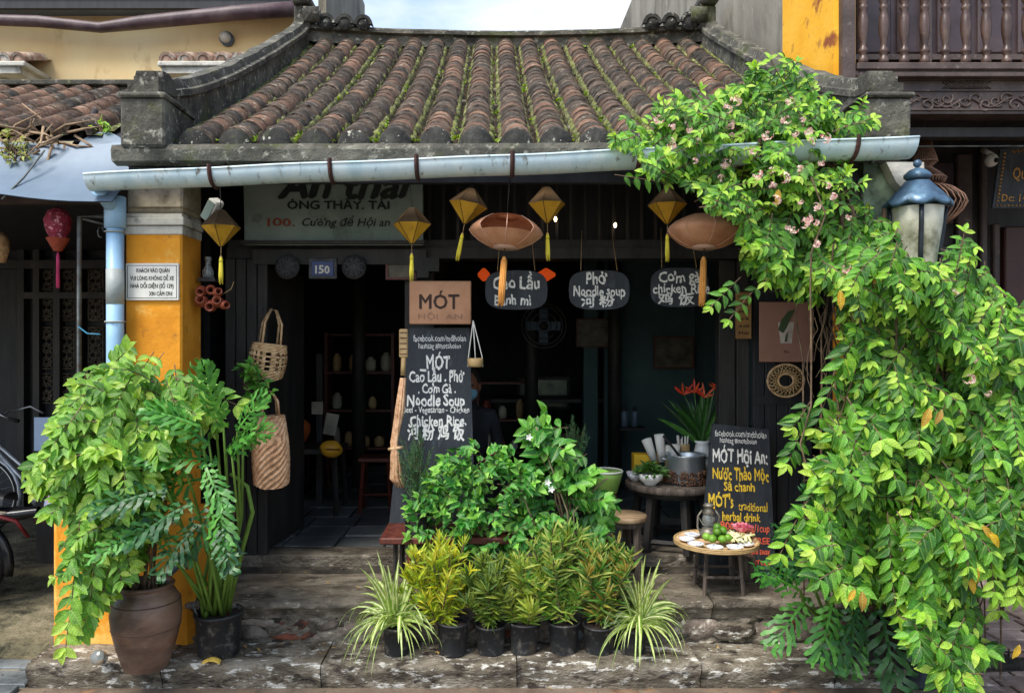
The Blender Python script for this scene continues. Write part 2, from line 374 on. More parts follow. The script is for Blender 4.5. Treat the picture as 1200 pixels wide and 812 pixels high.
m_mort = M('dark_mortar', ['1f1c18', '37322b', '5a5348'], 7, .95, 1.0, 34, stain=('aaa596', 10, .62, .72), bdist=.02)
m_flag = M('grey_flagstone', ['4c5256', '666c6e', '7b8081'], 4, .5, .6, 30, rand=.2, stain=('35342d', 6, .55, .72))
m_dirt = M('mossy_ground', ['4c4736', '6f6850', '8a8068'], 5, .9, 1.0, 30, stain=('8a8162', 10, .58, .7), stain2=('2b2a1c', 5, .52, .66), bdist=.02)
m_street = M('wet_street', ['4a3f35', '6b5d50', '80715f'], 3, .5, .8, 26, stain=('8f6a4c', 6, .56, .7), stain2=('302a24', 4, .55, .7))
m_pave = M('pink_paving', ['6e5c52', '8b776b', 'a08d80'], 5, .75, .8, 34, rand=.3, stain=('b8aa9c', 9, .58, .7), stain2=('3a332c', 5, .58, .72))
m_metal = M('grey_sheet_metal', ['536272', '60707f', '6c7b8b'], 2, .5, .12, 8, metal=.15, stain=('5d5f60', 10, .64, .8))
m_frame = M('old_steel_pipe', ['3a3d3c', '6a6f6d'], 14, .6, .3, 50, stain=('5a3a2c', 14, .58, .7))
m_soil = M('potting_soil', ['1c1512', '33261e'], 30, 1, 1, 60)
m_black = M('black_plastic', ['1b1c1e', '2c2e30'], 8, .6, .3, 40, stain=('6a665e', 24, .54, .7), stain2=('4c4034', 6, .58, .72))
m_rim = M('lime_tile_edge', ['55493f', '7d6e60', '9c8f7e'], 20, .95, .6, 60, rand=.3, stain=('2f2a24', 14, .52, .66))
m_lic = M('lichen_black_mortar', ['1e1e1c', '2d2d2a', '41413c'], 16, .95, .8, 60, stain=('b4b3a4', 26, .6, .68), stain2=('4a5230', 8, .6, .72))

# ------------------------------------------------------------------ the setting
b = B(); b.sheet(lambda u, v: (-300 + 600 * u, -60 + 460 * v, 0), 6, 6); struct('street', b, m_street)
def pavement(name, x0, x1, y0, y1, z, step, mat, seed, amp=.012, nx=60, ny=12):
    b = B(); q = lambda x, y: z + amp * noise.noise(Vector((x * 4 + seed, y * 6, 0))) * 1.2
    b.sheet(lambda u, v: (x0 + (x1 - x0) * u, y0 + .012 * noise.noise(Vector((u * (x1 - x0) * 5, seed, 2))) * (1 - v) + (y1 - y0) * v, q(x0 + (x1 - x0) * u, y0 + (y1 - y0) * v)), nx, ny)
    def front(u, v):
        x = x0 + (x1 - x0) * u; yy = y0 + .012 * noise.noise(Vector((x * 0 + u * (x1 - x0) * 5, seed, 2)))
        return (x, yy - .018 * (1 - v) * (1 if v < .99 else 0) + .014 * noise.noise(Vector((x * 9, v * 3, seed))) * (v < .99), (q(x, y0)) * v if step else q(x, y0) * v)
    b.sheet(front, nx, 5); o = struct(name, b, mat); return o
pavement('side_pavement', -9, -2.30, 4.15, 7.4, .07, 1, m_dirt, 4)
b = B()                                                         # neighbour's paving on the right, behind the vine
b.sheet(lambda u, v: (2.15 + 8 * u, 3.95 + 2.6 * v, .10 + .01 * noise.noise(Vector((u * 40, v * 13, 0)))), 50, 12); b.b2((2.15, 3.97, 0), (10.1, 4.2, .085)); ps = struct('right_pavement', b, m_mort)
def slabs(parent, name, x0, x1, y0, y1, z, w, d, mat, h=.03, gap=.012, top=.012, jit=.2):
    y = y0; k = 0
    while y < y1 - .01:
        x = x0 - R(0, w * .6)
        dd = d * R(.85, 1.15)
        while x < x1:
            ww = w * R(1 - jit, 1 + jit); bb = B()
            if x + ww > x0:
                xa = max(x, x0); j = lambda: R(-.35, .35) * gap; zt = z + top + R(-.004, .004); xb = min(x + ww - gap, x1)
                if xb - xa > .03:
                    vs = [(xa + j(), y + j()), (xb + j(), y + j()), (xb + j(), min(y + dd - gap, y1) + j()), (xa + j(), min(y + dd - gap, y1) + j())]
                    cx = sum(q[0] for q in vs) / 4; cy = sum(q[1] for q in vs) / 4
                    V = [(a, c, z - h) for a, c in vs] + [(a, c, zt - .006) for a, c in vs] + [(cx + (a - cx) * .95, cy + (c - cy) * .95, zt) for a, c in vs]
                    F = [(k_ + i, k_ + (i + 1) % 4, k_ + 4 + (i + 1) % 4, k_ + 4 + i) for k_ in (0, 4) for i in range(4)] + [(8, 9, 10, 11)]
                    bb.add(V, F); part(name, bb, mat, parent, world=True)
            x += ww
        y += dd
slabs(ps, 'paving_stone', 2.2, 4.6, 3.97, 6.0, .10, .26, .15, m_pave)
b = B(); b.b2((-60, 2.9, -.1), (-2.42, 4.13, .012)); fs_ = struct('gutter_strip', b, m_dirt)
slabs(fs_, 'flagstone', -3.4, -2.3, 3.1, 4.05, .012, .44, .17, m_flag, gap=.03)
b = B(); b.b2((2.3, 2.9, -.1), (60, 3.93, .014)); fs_ = struct('cobble_strip', b, m_mort)
slabs(fs_, 'paving_brick', 2.0, 3.6, 2.95, 3.9, .014, .2, .1, m_pave)
# lower step: long slabs with cracks between them, worn uneven edges
def slab_step(name, xs, y0, y1, z0, z1, mat, seed, ov=.0, amp=.011):
    root = None
    for i in range(len(xs) - 1):
        xa, xb = xs[i] + .002, xs[i + 1] - .002; b = B(); n = max(6, int((xb - xa) / .035)); dz = R(-.006, .006)
        f = lambda x, k: amp * noise.noise(Vector((x * 7, k * 3.1, seed))) + .5 * amp * noise.noise(Vector((x * 24, k * 5, seed)))
        pr = [(y0 + .01, z0), (y0 + .004, z0 + (z1 - z0) * .35), (y0 - ov * .5, z0 + (z1 - z0) * .62), (y0 - ov, z1 - .022), (y0 + .012 - ov, z1), (y0 + .09, z1 + .002), (y0 + .2, z1 + .001), (y1, z1)]
        vs = []
        for u in range(n + 1):
            x = xa + (xb - xa) * u / n
            for k, (y, z) in enumerate(pr): vs.append((x, y + (f(x, k) * 1.3 if k < 5 else 0), z + (f(x, k + 20) * .7 + dz if k > 2 else f(x, k) * .5 * (k > 0))))
        m = len(pr); fs = [(u * m + k, (u + 1) * m + k, (u + 1) * m + k + 1, u * m + k + 1) for u in range(n) for k in range(m - 1)]
        fs += [tuple(range(m - 1, -1, -1)), tuple(n * m + k for k in range(m))]
        b.add(vs, fs, 0, True)
        if root is None: root = struct(name, b, mat)
        else: part('step_slab', b, mat, root)
    return root
slab_step('lower_step', [-2.28, -1.62, -.84, .12, 1.02, 1.68, 2.28], 3.76, 4.06, 0, .12, m_step2, 3, .012)
slab_step('porch_edge', [-1.60, -.58, .35, 1.15, 1.92], 4.02, 4.5, .25, .34, m_step, 8, .03)
b = B(); b.b2((-1.9, 4.045, -.05), (2.14, 4.6, .30)); b.b2((-1.9, 4.5, .2), (2.14, 4.72, .335)); rb = struct('porch_base', b, m_mort)
b = B(); b.sheet(lambda u, v: (-1.6 + 3.5 * u, 4.038 - .035 * max(-.3, noise.noise(Vector((u * 34, v * 2.2, 3)))) - .012 * noise.noise(Vector((u * 110, v * 9, 5))), .118 + .135 * v), 260, 12); part('riser_mortar', b, m_step, rb)
# rubble masonry riser
x = -1.58
while x < 1.9:
    w = R(.12, .34); z = .125; one = R(0, 1) < .4
    for k in range(2):
        h = (.118 if one else R(.05, .075)) if k == 0 else .25 - z - .004
        if h > .02:
            bb = B(); px = 577 + 900 * (x + w / 2) / 4.03
            mm = m_rubr if (290 < px < 345 or R(0, 1) < .08) else m_rubb if (R(0, 1) < .22) else m_rub
            bb.blob((x + w / 2, 4.055, z + h / 2), (w / 2 * 1.1, .022 + R(0, .012), h / 2 * 1.2), 12, wob=.3); part('rubble_stone', bb, mm, rb, world=True)
        z += h
    x += w * .97
b = B(); b.blob((1.28, 4.035, .18), (.11, .035, .06), 12, wob=.3); part('pale_rubble_stone', b, m_step2, rb, world=True, label='pale lime-crusted stone in the riser')

# ------------------------------------------------------------------ the shop house
EY, EZ, RY, RZ = 4.0, 2.705, 7.2, 4.46
def slope(t): return EY + (RY - EY) * t, EZ + (RZ - EZ) * (.86 * t + .14 * t * t)
house = thing('shop_house', 'low old shop house with mossy clay tile roof and black timber front', 'building', (0.1, 4.7, 0))
b = B()
b.sheet(lambda u, v: (-1.66 + 3.55 * u, slope(v)[0], slope(v)[1] - .03), 1, 8); b.sheet(lambda u, v: (-1.66 + 3.55 * (1 - u), slope(v)[0], slope(v)[1] - .075), 1, 8)
roof = part('roof', b, m_dark2, house, world=True)
def captile(r0, r1, ln, th=.014, n=8, lift=.0):
    b = B(); vs = []
    for k, (r, y, z) in enumerate(((r0, 0, lift), (r1, ln, 0), (r0 - th, 0, lift), )):
        for j in range(n + 1): a = pi * j / n; vs.append((r * cos(a), y, z + r * sin(a) * 1.06))
    m = n + 1; b.add(vs, [(j, j + m, j + m + 1, j + 1) for j in range(n)], 0, True)
    b.add([v for k in (0, 2) for v in vs[k * m:(k + 1) * m]], [(j + 1, j + m + 1, j + m, j) for j in range(n)], 1, False)
    return b
def tile_rows(parent, x0, ncol, dx, f, rows, mats, limit, r=.083, band=6, s=1):
    me = [captile(r, r * .86, 1.45 / rows * 1.0, th=.013).mesh('roof_tile', [m, m_rim]) for m in mats]
    meb = [captile(r * 1.08, r * .95, 1.45 / rows, th=.03).mesh('roof_tile', [m, m_rim]) for m in mats]
    allt = []
    for c in range(ncol):
        ph = R(-.01, .01)
        for k in range(rows):
            t = k / rows; (y, z), (y2, z2) = f(t), f(t + 1 / rows); ln = math.hypot(y2 - y, z2 - z); an = math.atan2(z2 - z, y2 - y)
            x = x0 + dx * c + ph + R(-.004, .004)
            mtx = Matrix.Translation((x, y, z + .012 + R(-.003, .003))) @ Matrix.Rotation(an, 4, 'X') @ Matrix.Rotation(R(-.03, .03), 4, 'Z') @ Matrix.Diagonal((1, ln * rows / 1.0, 1, 1))
            isb = (k % band == 0)
            allt.append((k, mtx, isb, random.randrange(len(mats))))
    allt.sort(key=lambda q: q[0]); T = Matrix.Translation(-chain(parent))
    for k, mtx, isb, mi in allt[:limit]:
        o = bpy.data.objects.new('roof_tile', (meb if isb else me)[mi]); COL.objects.link(o); o.parent = parent; o.matrix_local = T @ mtx
    for mi in range(len(mats)):
        b = B()
        for k, mtx, isb, q in allt[limit:]:
            if q == mi:
                cb = captile(r * 1.08, r * .95, 1.45 / rows, th=.03) if isb else captile(r, r * .86, 1.45 / rows, th=.013); b.add(cb.v, cb.f, 0, True, mtx); b.m[-len(cb.f):] = cb.m
        if b.v: part('roof_tiles', b, [mats[mi], m_rim], parent, world=True, kind='stuff')
X0, DX, NC = -1.545, .2085, 17
tile_rows(roof, X0, NC, DX, slope, 29, [m_tile, m_tile, m_tile2], 300)
# pan tiles in the valleys, mossy mortar and the rounded plugs at the eaves
b = B(); mo = B()
for c in range(NC + 1):
    xc = X0 + DX * (c - .5)
    for k in range(34):
        y, z = slope(k / 34); y2, z2 = slope((k + 1.25) / 34)
        vs = []; 
        for (yy, zz) in ((y, z + .012), (y2, z2 - .004)):
            for j in range(5): a = pi * (1 + j / 4); vs.append((xc + .062 * cos(a), yy, zz + .012 + .04 * sin(a)))
        b.add(vs, [(j, j + 1, j + 6, j + 5) for j in range(4)] + [(0, 1, 2, 3, 4)], 0, False)
    for side in (-1, 1):
        def f(u, v, side=side, xc=xc):
            y, z = slope(v); w = .010 + .014 * noise.noise(Vector((v * 40, xc * 9, side)))
            a = pi * (u - .0); return (xc + side * (.032 + .012 * noise.noise(Vector((v * 30, xc * 5, side + 7)))) + (.012 + w) * cos(a), y, z + .0 + max(.012, .036 + w) * sin(a))
        mo.sheet(f, 4, 70)
part('pan_tiles', b, m_tile, roof, world=True, kind='stuff'); part('valley_mortar', mo, m_moss, roof, world=True, kind='stuff')
pl = B(); r_ = .088
pl.add([(r_ * cos(pi * j / 8), 0, r_ * sin(pi * j / 8)) for j in range(9)] + [(r_ * .8 * cos(pi * j / 8), -.022, r_ * .8 * sin(pi * j / 8) + .004) for j in range(9)] + [(r_, 0, -.02), (-r_, 0, -.02), (r_ * .85, -.02, -.02), (-r_ * .85, -.02, -.02)],
       [(j, j + 1, j + 10, j + 9) for j in range(8)] + [tuple(range(9, 18)) + (21, 20)] + [(18, 0, 9, 20), (8, 19, 21, 17)], 0, True)
pm_ = pl.mesh('eave_plug', m_lic)
for c in range(NC):
    o = part('eave_plug', pm_, m_lic, roof, loc=Vector((X0 + DX * c + R(-.004, .004), 3.985 + R(-.005, .005), EZ + .005 + R(-.005, .005))) - chain(roof)); o.scale = (R(.97, 1.06), 1.3, R(1.08, 1.22))
# moss and little weeds in the valleys
b = B()
for i in range(900):
    c = random.randrange(NC + 1); t = R(0, 1) ** 1.5; y, z = slope(t); dense = noise.noise(Vector((c * 1.7, t * 4, 3)))
    if dense < -.05 and t > .06: continue
    p = Vector((X0 + DX * (c - .5) + R(-.045, .045), y - (.02 if t < .02 else 0), z + .03)); s = R(.008, .02)
    for q in range(4):
        m = frame(p, Vector((R(-1, 1), R(-1, .5), R(.2, 1.2))), rv(), s * R(.7, 1.5)); b.add([(-.35, .1, 0), (.35, .1, 0), (.3, .7, .1), (0, 1, 0), (-.3, .7, .1)], [(0, 1, 2, 3, 4)], 0, False, m)
part('moss_tufts', b, LM('moss_green', ['3f5a14', '6d8f1c', '9fb83a'], .2, .8), roof, world=True, kind='stuff')
# eave fascia (mossy concrete lip) and timber below
b = B(); n = 60
def lip(u, v):
    x = -1.93 + 4.0 * u; a = [(3.95, 2.705), (3.90, 2.700), (3.885, 2.67), (3.89, 2.612), (3.95, 2.60)][round(v * 4)]
    w = .008 * noise.noise(Vector((x * 6, v * 3, 5))); return (x, a[0] + w + (-.02 if u > .5 else 0) * (u - .5), a[1] + w + .012 * u)
b.sheet(lip, n, 4, smooth=False); b.b2((-1.90, 3.94, 2.61), (2.06, 4.1, 2.67)); part('eave_lip', b, m_conc, house, world=True)
b = B(); b.b2((-1.88, 3.97, 2.52), (2.05, 4.02, 2.60)); part('eave_board', b, m_dark2, house, world=True)
# parapets that ride the roof edges
def parapet(sx, X):
    b = B(); n = 44; vs = []; W = .15
    def top(t): return .25 + .11 * math.exp(-t * 6) + .03 * sin(t * 3) + .05 * max(0, t - .9) * 8
    pr = []
    for i in range(n + 1):
        t = -.035 + 1.04 * i / n; y, z = slope(max(t, -.03)); z = max(z, EZ - .0); h = top(max(t, 0)); ww = .012 * noise.noise(Vector((t * 20, X, 0)))
        for (dx, dz) in ((-.07, -.1), (-.07, h - .10), (-.09, h - .09), (-.09, h - .055), (-.06, h - .05), (-.045, h + ww), (.045, h + ww), (.06, h - .05), (.09, h - .055), (.09, h - .09), (.07, h - .10), (.07, -.1)):
            vs.append((X + dx, y, z + dz + ww * .4))
    m = 12; fs = [(i * m + k, i * m + k + 1, (i + 1) * m + k + 1, (i + 1) * m + k) for i in range(n) for k in range(m - 1)] + [tuple(range(m)), tuple(n * m + k for k in range(m - 1, -1, -1))]
    b.add(vs, fs, 0, False); part('parapet', b, m_conc, house, world=True)
    # stepped end block with a curled crest
    e = B(); e.box((X, 3.99, EZ + .10), (.225, .24, .25), bev=.012); e.box((X, 3.985, EZ + .235), (.25, .27, .025), bev=.008)
    poly = [(3.87, 0), (3.87, .10), (3.91, .105), (3.92, .155), (4.0, .17), (4.05, .15), (4.08, .11), (4.16, .06), (4.24, .035), (4.36, .03), (4.36, 0)]
    xo = X - sx * .02; vs = [(xo - .0622, y, EZ + .25 + z * .8) for y, z in poly] + [(xo + .0622, y, EZ + .25 + z * .8) for y, z in poly]; k = len(poly)
    e.add(vs, [tuple(range(k - 1, -1, -1)), tuple(range(k, 2 * k))] + [(i, (i + 1) % k, (i + 1) % k + k, i + k) for i in range(k)])
    part('parapet_block', e, m_conc, house, world=True)
    # ornament where the parapet meets the ridge
    c = B(); c.box((X * .985, 7.12, RZ + .20), (.15, .22, .22), bev=.015); c.box((X * .985, 7.08, RZ + .35), (.17, .26, .08), bev=.02)
    c.tube([(X * .985 - sx * .02, 7.02, RZ + .22), (X * .985 - sx * .16, 7.02, RZ + .22)], .075, 12); part('ridge_ornament', c, m_conc, house, world=True)
parapet(-1, -1.765); parapet(1, 2.0)
b = B()
def ridge(u, v):
    x = -1.75 + 3.75 * u; s = .07 * (2 * u - 1) ** 2
    a = [(7.08, -.06), (7.08, .035), (7.04, .045), (7.04, .075), (7.08, .08), (7.10, .11), (7.24, .11), (7.30, -.05)][round(v * 7)]
    return (x, a[0], RZ + a[1] + s + .006 * noise.noise(Vector((x * 5, v, 1))))
b.sheet(ridge, 40, 7, smooth=False); part('ridge_beam', b, m_conc, house, world=True)
for sx in (-1, 1):
    for k in range(3):
        xx = (-1.52 + .17 * k) if sx < 0 else (1.80 - .17 * k)
        b = B(); b.add(*(lambda q: (q.v, q.f))(captile(.085, .08, .22, .03)), 0, True, Matrix.Translation((xx, 7.0, RZ + .11 + .05 * (2 * abs(xx) / 3.75) ** 2)))
        b.tube([(xx, 7.01, RZ + .15), (xx, 7.03, RZ + .15)], .07, 12); part('ridge_tile', b, m_lic, house, world=True)
b = B(); b.sheet(lambda u, v: (-1.9 + 4.1 * u, 7.3 + 3.1 * v, RZ - 1.7 * v), 2, 2); part('rear_roof', b, m_tile, house, world=True)
# gutter: half pipe sloping down to the left, open on top
def gut(u, v):
    x = -1.985 + 3.995 * u; y = 3.80 - .10 * u; z = 2.512 + .15 * u + .002 * sin(u * 9) + .002 * sin(u * 31); r = .071 + .012 * u
    a = pi + pi * v; return (x, y + r * cos(a) * 1.05, z + r * sin(a))
b = B(); b.sheet(gut, 60, 12); b.sheet(lambda u, v: (lambda p: (p[0], p[1] + (3.80 - .1 * u - p[1]) * .06, p[2] + .004))(gut(u, 1 - v)), 60, 12)
for u in (0, 1):
    b.add([gut(u, j / 12) for j in range(13)], [tuple(range(13))])
for v in (0, 1): b.tube([gut(k / 30, v) for k in range(31)], .006, 6)
gutter = part('gutter', b, m_pipe, house, world=True)
for px in (250, 390, 490, 600, 745, 880, 990):
    u = ((px - 577) / 900 * 3.76 + 1.985) / 3.995; bb = B(); pts = [Vector(gut(u, j / 10)) for j in range(11)]
    pts = [p + (p - Vector((p.x, 3.80 - .1 * u, 2.512 + .15 * u))).normalized() * .006 for p in pts]
    bb.tube([pts[0] + Vector((0, 0, .02))] + pts + [pts[-1] + Vector((0, .06, .07))], .011, 4, smooth=False); part('gutter_strap', bb, m_rust, gutter, world=True)
# downpipe on the left corner
b = B(); b.tube([(-1.935, 3.94, .75), (-1.935, 3.94, 2.40)], .042, 16); b.tube([(-1.935, 3.94, 2.28), (-1.935, 3.94, 2.44)], .052, 16); b.tube([(-1.935, 3.92, 2.38), (-1.98, 3.85, 2.47)], .036, 12)
dp = part('downpipe', b, m_pipe2, house, world=True)
b = B(); b.tube([(-1.935, 3.94, 1.89), (-1.935, 3.94, 2.07)], .0435, 16); part('bare_pipe_section', b, m_pipe3, dp, world=True)
for z in (2.26, 1.80, 1.2):
    b = B(); b.tube([(-1.935 + .047 * cos(a * pi / 6), 3.94 + .047 * sin(a * pi / 6), z) for a in range(13)], .005, 4); part('pipe_clamp', b, m_pipe3, dp, world=True)
# columns (yellow limewash) with moulded capitals; plinth
def column(X, xc, left=True):
    b = B(); b.b2((X - .147, 4.0, .12 if not left else .79), (X + .147, 4.27, 2.27), bev=.01)
    c = part('column', b, m_yel, house, world=True)
    b = B(); b.b2((X - .155, 3.992, 2.255), (X + .155, 4.26, 2.30), bev=.004); b.b2((X - .163, 3.982, 2.303), (X + .163, 4.26, 2.345), bev=.004); b.b2((X - .15, 3.995, 2.348), (X + .15, 4.26, 2.365)); part('capital_moulding', b, m_white, c, world=True)
    b = B(); b.b2((X - .14, 4.0, 2.367), (X + .15, 4.265, 2.57), bev=.01); b.sheet(lambda u, v: (X - .165 + .345 * u, 3.975 + .28 * v, 2.395 + .015 * sin(u * 3) - .0), 1, 1); part('capital', b, m_stainw, c, world=True)
column(-1.765, True); column(2.035, False)
b = B(); b.b2((-2.30, 4.0, 0), (-1.56, 4.3, .80), bev=.03); part('plinth', b, m_yel, house, world=True)
b = B(); b.prism([(1.98, 2.60), (2.17, 2.60), (2.17, 2.3), (2.13, 2.28), (2.11, 2.42), (2.03, 2.50)], 3.86, 3.99); part('bracket', b, m_white, house, world=True)
b = B(); b.b2((1.86, 4.4, 2.2), (2.02, 4.7, 2.6)); part('side_panel', b, m_green, house, world=True)
b = B(); b.b2((1.9, 3.93, 2.30), (2.12, 3.985, 2.62)); b.b2((1.88, 3.91, 2.27), (2.14, 3.98, 2.295)); part('corbel', b, m_green, house, world=True)
# porch sill, front wall
b = B(); b.b2((-1.6, 4.66, .28), (1.88, 4.86, .405), bev=.008); part('door_sill', b, m_step, house, world=True)
for q in (((-1.62, 4.70, .40), (-1.46, 4.82, 2.2)), ((-.54, 4.72, .40), (-.36, 4.835, 2.2)), ((1.505, 4.72, .40), (1.58, 4.835, 2.2)), ((1.4, 4.74, .4), (1.5, 4.82, 2.2))): b = B(); b.b2(*q, bev=.004); part('door_post', b, m_dark, house, world=True)
for i in range(4):
    b = B(); x = -1.62 + i * .065; b.b2((x, 4.655 - .0 * i, .405), (x + .06, 4.695, 2.2), bev=.004); part('shutter_board', b, m_dark, house, world=True)
for i in range(5):
    b = B(); x = 1.585 + i * .072; b.b2((x, 4.66, .405), (x + .068, 4.70, 2.23), bev=.004); part('shutter_board', b, m_dark2, house, world=True)
for z in (.95, 1.32):
    b = B(); b.b2((1.585, 4.645, z), (1.94, 4.658, z + .05)); part('shutter_rail', b, m_dark2, house, world=True)
b = B(); b.b2((-1.62, 4.68, 2.205), (1.92, 4.86, 2.27)); b.b2((-1.62, 4.70, 2.273), (1.92, 4.84, 2.32)); b.b2((-1.45, 4.64, 2.165), (-.4, 4.677, 2.255)); part('lintel', b, m_dark, house, world=True)
for x, w in ((-1.0, .0), (-.62, 0)): pass
b = B(); b.b2((-.47, 4.6, 2.12), (-.32, 4.7, 2.2)); b.b2((-.45, 4.58, 2.08), (-.38, 4.7, 2.12)); part('carved_bracket', b, m_dark, house, world=True)
for px in (337, 415):
    p = P(px, 313, 4.6); b = B(); b.lathe([(.0, .03), (.02, .034), (.03, .02), (.045, .03), (.06, .02), (.072, .012), (.075, -.0)], n=24, mat=Matrix.Translation(p) @ Matrix.Rotation(pi / 2, 4, 'X'))
    for a in range(8): b.blob((p.x + .05 * cos(a * pi / 4), p.y - .028, p.z + .05 * sin(a * pi / 4)), .013, 6)
    part('door_eye', b, M('door_eye_wood', ['2e2f32', '3b3c3e'], 20, .7, .3), house, world=True)
# open door leaf on the left, swung inwards, its lower half paler
b = B(); b.box((-1.38, 5.05, 1.28), (.05, .62, 1.74), rot=(0, 0, -.14)); part('door_leaf', b, m_dark, house, world=True)
b = B(); b.box((-.52, 5.05, 1.28), (.04, .55, 1.74)); part('door_leaf', b, m_dark, house, world=True)
# battens of the screen above the lintel and porch rafters
b = B(); b.b2((-1.6, 4.95, 2.27), (1.9, 5.0, 3.02)); part('gable_screen', b, m_dark2, house, world=True)
for i in range(26):
    bb = B(); x = -.4 + i * .088; bb.b2((x, 4.78, 2.32), (x + .018, 4.80, 3.0)); part('screen_batten', bb, m_dark, house, world=True)
for i in range(14):
    x = -1.55 + i * .265; bb = B(); bb.box((x, 4.4, 2.80), (.06, .95, .07), rot=(math.atan2(.5, 1), 0, 0)); part('rafter', bb, m_dark, house, world=True)
b = B(); b.b2((-1.6, 4.05, 2.60), (1.9, 4.15, 2.68)); part('eave_purlin', b, m_dark, house, world=True)
# inside: floor of slate tiles, walls, back wall
b = B(); b.b2((-1.9, 4.86, .2), (2.14, 10.2, .395)); fl = part('floor', b, m_dark2, house, world=True)
slabs(fl, 'floor_tile', -1.6, 1.85, 4.87, 8.0, .395, .34, .30, m_floor, h=.0, gap=.01, top=.006, jit=.05)
b = B(); b.b2((-1.95, 4.28, .0), (-1.84, 10.2, 2.9)); b.b2((-1.84, 4.9, .39), (-1.8, 10.2, 2.7)); b.b2((2.02, 4.3, 0), (2.13, 10.2, 2.9)); b.b2((-1.9, 10.2, 0), (2.13, 10.35, 2.8)); part('wall', b, m_dark2, house, world=True)
b = B(); b.b2((1.05, 7.2, .4), (1.9, 7.3, 2.6)); b.b2((1.9, 4.9, .4), (2.0, 7.2, 2.6)); b.b2((.85, 7.15, .4), (.98, 7.28, 2.6)); part('partition', b, m_teal, house, world=True)
b = B(); b.b2((-1.8, 4.87, 2.72), (2.0, 10.2, 2.76)); part('ceiling', b, m_dark2, house, world=True)
for x in (-1.2, -.45, .35, 1.1):
    b = B(); b.tube([(x, 6.9, .4), (x, 6.9, 2.72)], .06, 12); part('inner_column', b, m_dark, house, world=True)

# ------------------------------------------------------------------ left neighbour
lb = thing('yellow_house', 'pale yellow plastered house on the left with clay tile porch roof and dark lattice door', 'building', (-4, 7.3, 0))
b = B(); b.b2((-9, 7.8, 3.0), (-1.88, 7.95, 5.1)); b.b2((-9,7.96,2),(-1.9,12,5.05)); uw = part('upper_wall', b, m_yel2, lb, world=True)
b = B(); b.b2((-1.95, 8.6, 3.2), (-1.86, 11.2, 6.6)); part('side_wall', b, m_conc_l, lb, world=True)
b = B(); b.b2((-9, 7.3, 0), (-1.96, 7.42, 3.4)); part('ground_wall', b, m_dark2, lb, world=True)
b = B(); b.b2((-9, 4.2, 2.56), (-2.05, 7.3, 2.62)); part('porch_ceiling', b, m_dark2, lb, world=True)
b = B(); b.b2((-9, 4.15, 2.45), (-2.05, 4.22, 2.58)); part('porch_beam', b, m_brown, lb, world=True)
# lattice panels of the door
m_lat = M('tan_fretwork', ['4c463d', '6a6154'], 20, .7, .2)
def lattice(px0, px1, py0, py1):
    Y = 7.26; a, c = P(px0, py0, Y), P(px1, py1, Y); x0, x1, z1, z0 = a.x, c.x, a.z, c.z; cx, cz = (x0 + x1) / 2, (z0 + z1) / 2; b = B(); t = .009
    w, h = x1 - x0, z1 - z0
    for (p, q) in [((x0, z0), (x1, z0)), ((x0, z1), (x1, z1)), ((x0, z0), (x0, z1)), ((x1, z0), (x1, z1))]: b.tube([(p[0], Y, p[1]), (q[0], Y, q[1])], t, 4)
    nz_ = max(1, round(h / w))
    for k in range(nz_):
        z = z0 + h * (k + .5) / nz_; hh = h / nz_ / 2; ww = w / 2
        for r in (.35, .68): b.tube([(cx + ww * r * cos(j * pi / 4 + pi / 8), Y, z + hh * r * sin(j * pi / 4 + pi / 8)) for j in range(9)], t * .8, 4)
        for j in range(8): a_ = j * pi / 4; b.tube([(cx + ww * .35 * cos(a_), Y, z + hh * .35 * sin(a_)), (cx + ww * (1 if j % 2 == 0 else 1.25) * cos(a_), Y, z + hh * (1 if j % 2 == 0 else 1.25) * sin(a_))], t * .8, 4)
    part('lattice_panel', b, m_lat, lb, world=True)
for px in (46, 70, 104): 
    lattice(px, px + 17, 315, 343); lattice(px, px + 17, 345, 375); lattice(px, px + 17, 384, 432); lattice(px, px + 17, 438, 472)
for px in (24, 42, 66, 92, 130):
    bb = B(); p = P(px, 0, 7.2); bb.b2((p.x - .03, 7.2, .1), (p.x + .03, 7.29, 2.6)); part('door_stile', bb, m_dark, lb, world=True)
b = B(); b.b2((-9, 7.18, 2.38), (-1.97, 7.29, 2.46)); b.b2((-4.45, 7.19, 2.1), (-3.3, 7.29, 2.16)); part('door_head', b, m_dark, lb, world=True)
def lslope(t): return 4.15 + 1.2 * t, 2.80 + .60 * t
b = B(); b.sheet(lambda u, v: (-7 + 5.0 * u, lslope(v)[0], lslope(v)[1] - .02), 1, 2); lr = part('porch_roof', b, m_dark2, lb, world=True)
tile_rows(lr, -4.72, 14, .19, lslope, 11, [m_tile2, m_tile2, m_tile], 154, r=.075, band=99)
b = B()
for c in range(14): 
    xc = -4.72 + .19 * (c + .5)
    b.sheet(lambda u, v: (xc - .04 + .08 * u, lslope(v)[0], lslope(v)[1] + .012 + .014 * noise.noise(Vector((v * 22, xc * 9, u * 3)))), 3, 24)
part('valley_mortar', b, m_moss, lr, world=True, kind='stuff')
b = B(); b.b2((-9, 5.34, 3.36), (-1.95, 5.5, 3.47), bev=.01); b.b2((-9, 5.31, 3.475), (-1.95, 5.46, 3.51), bev=.005); part('porch_ridge', b, m_conc, lb, world=True)
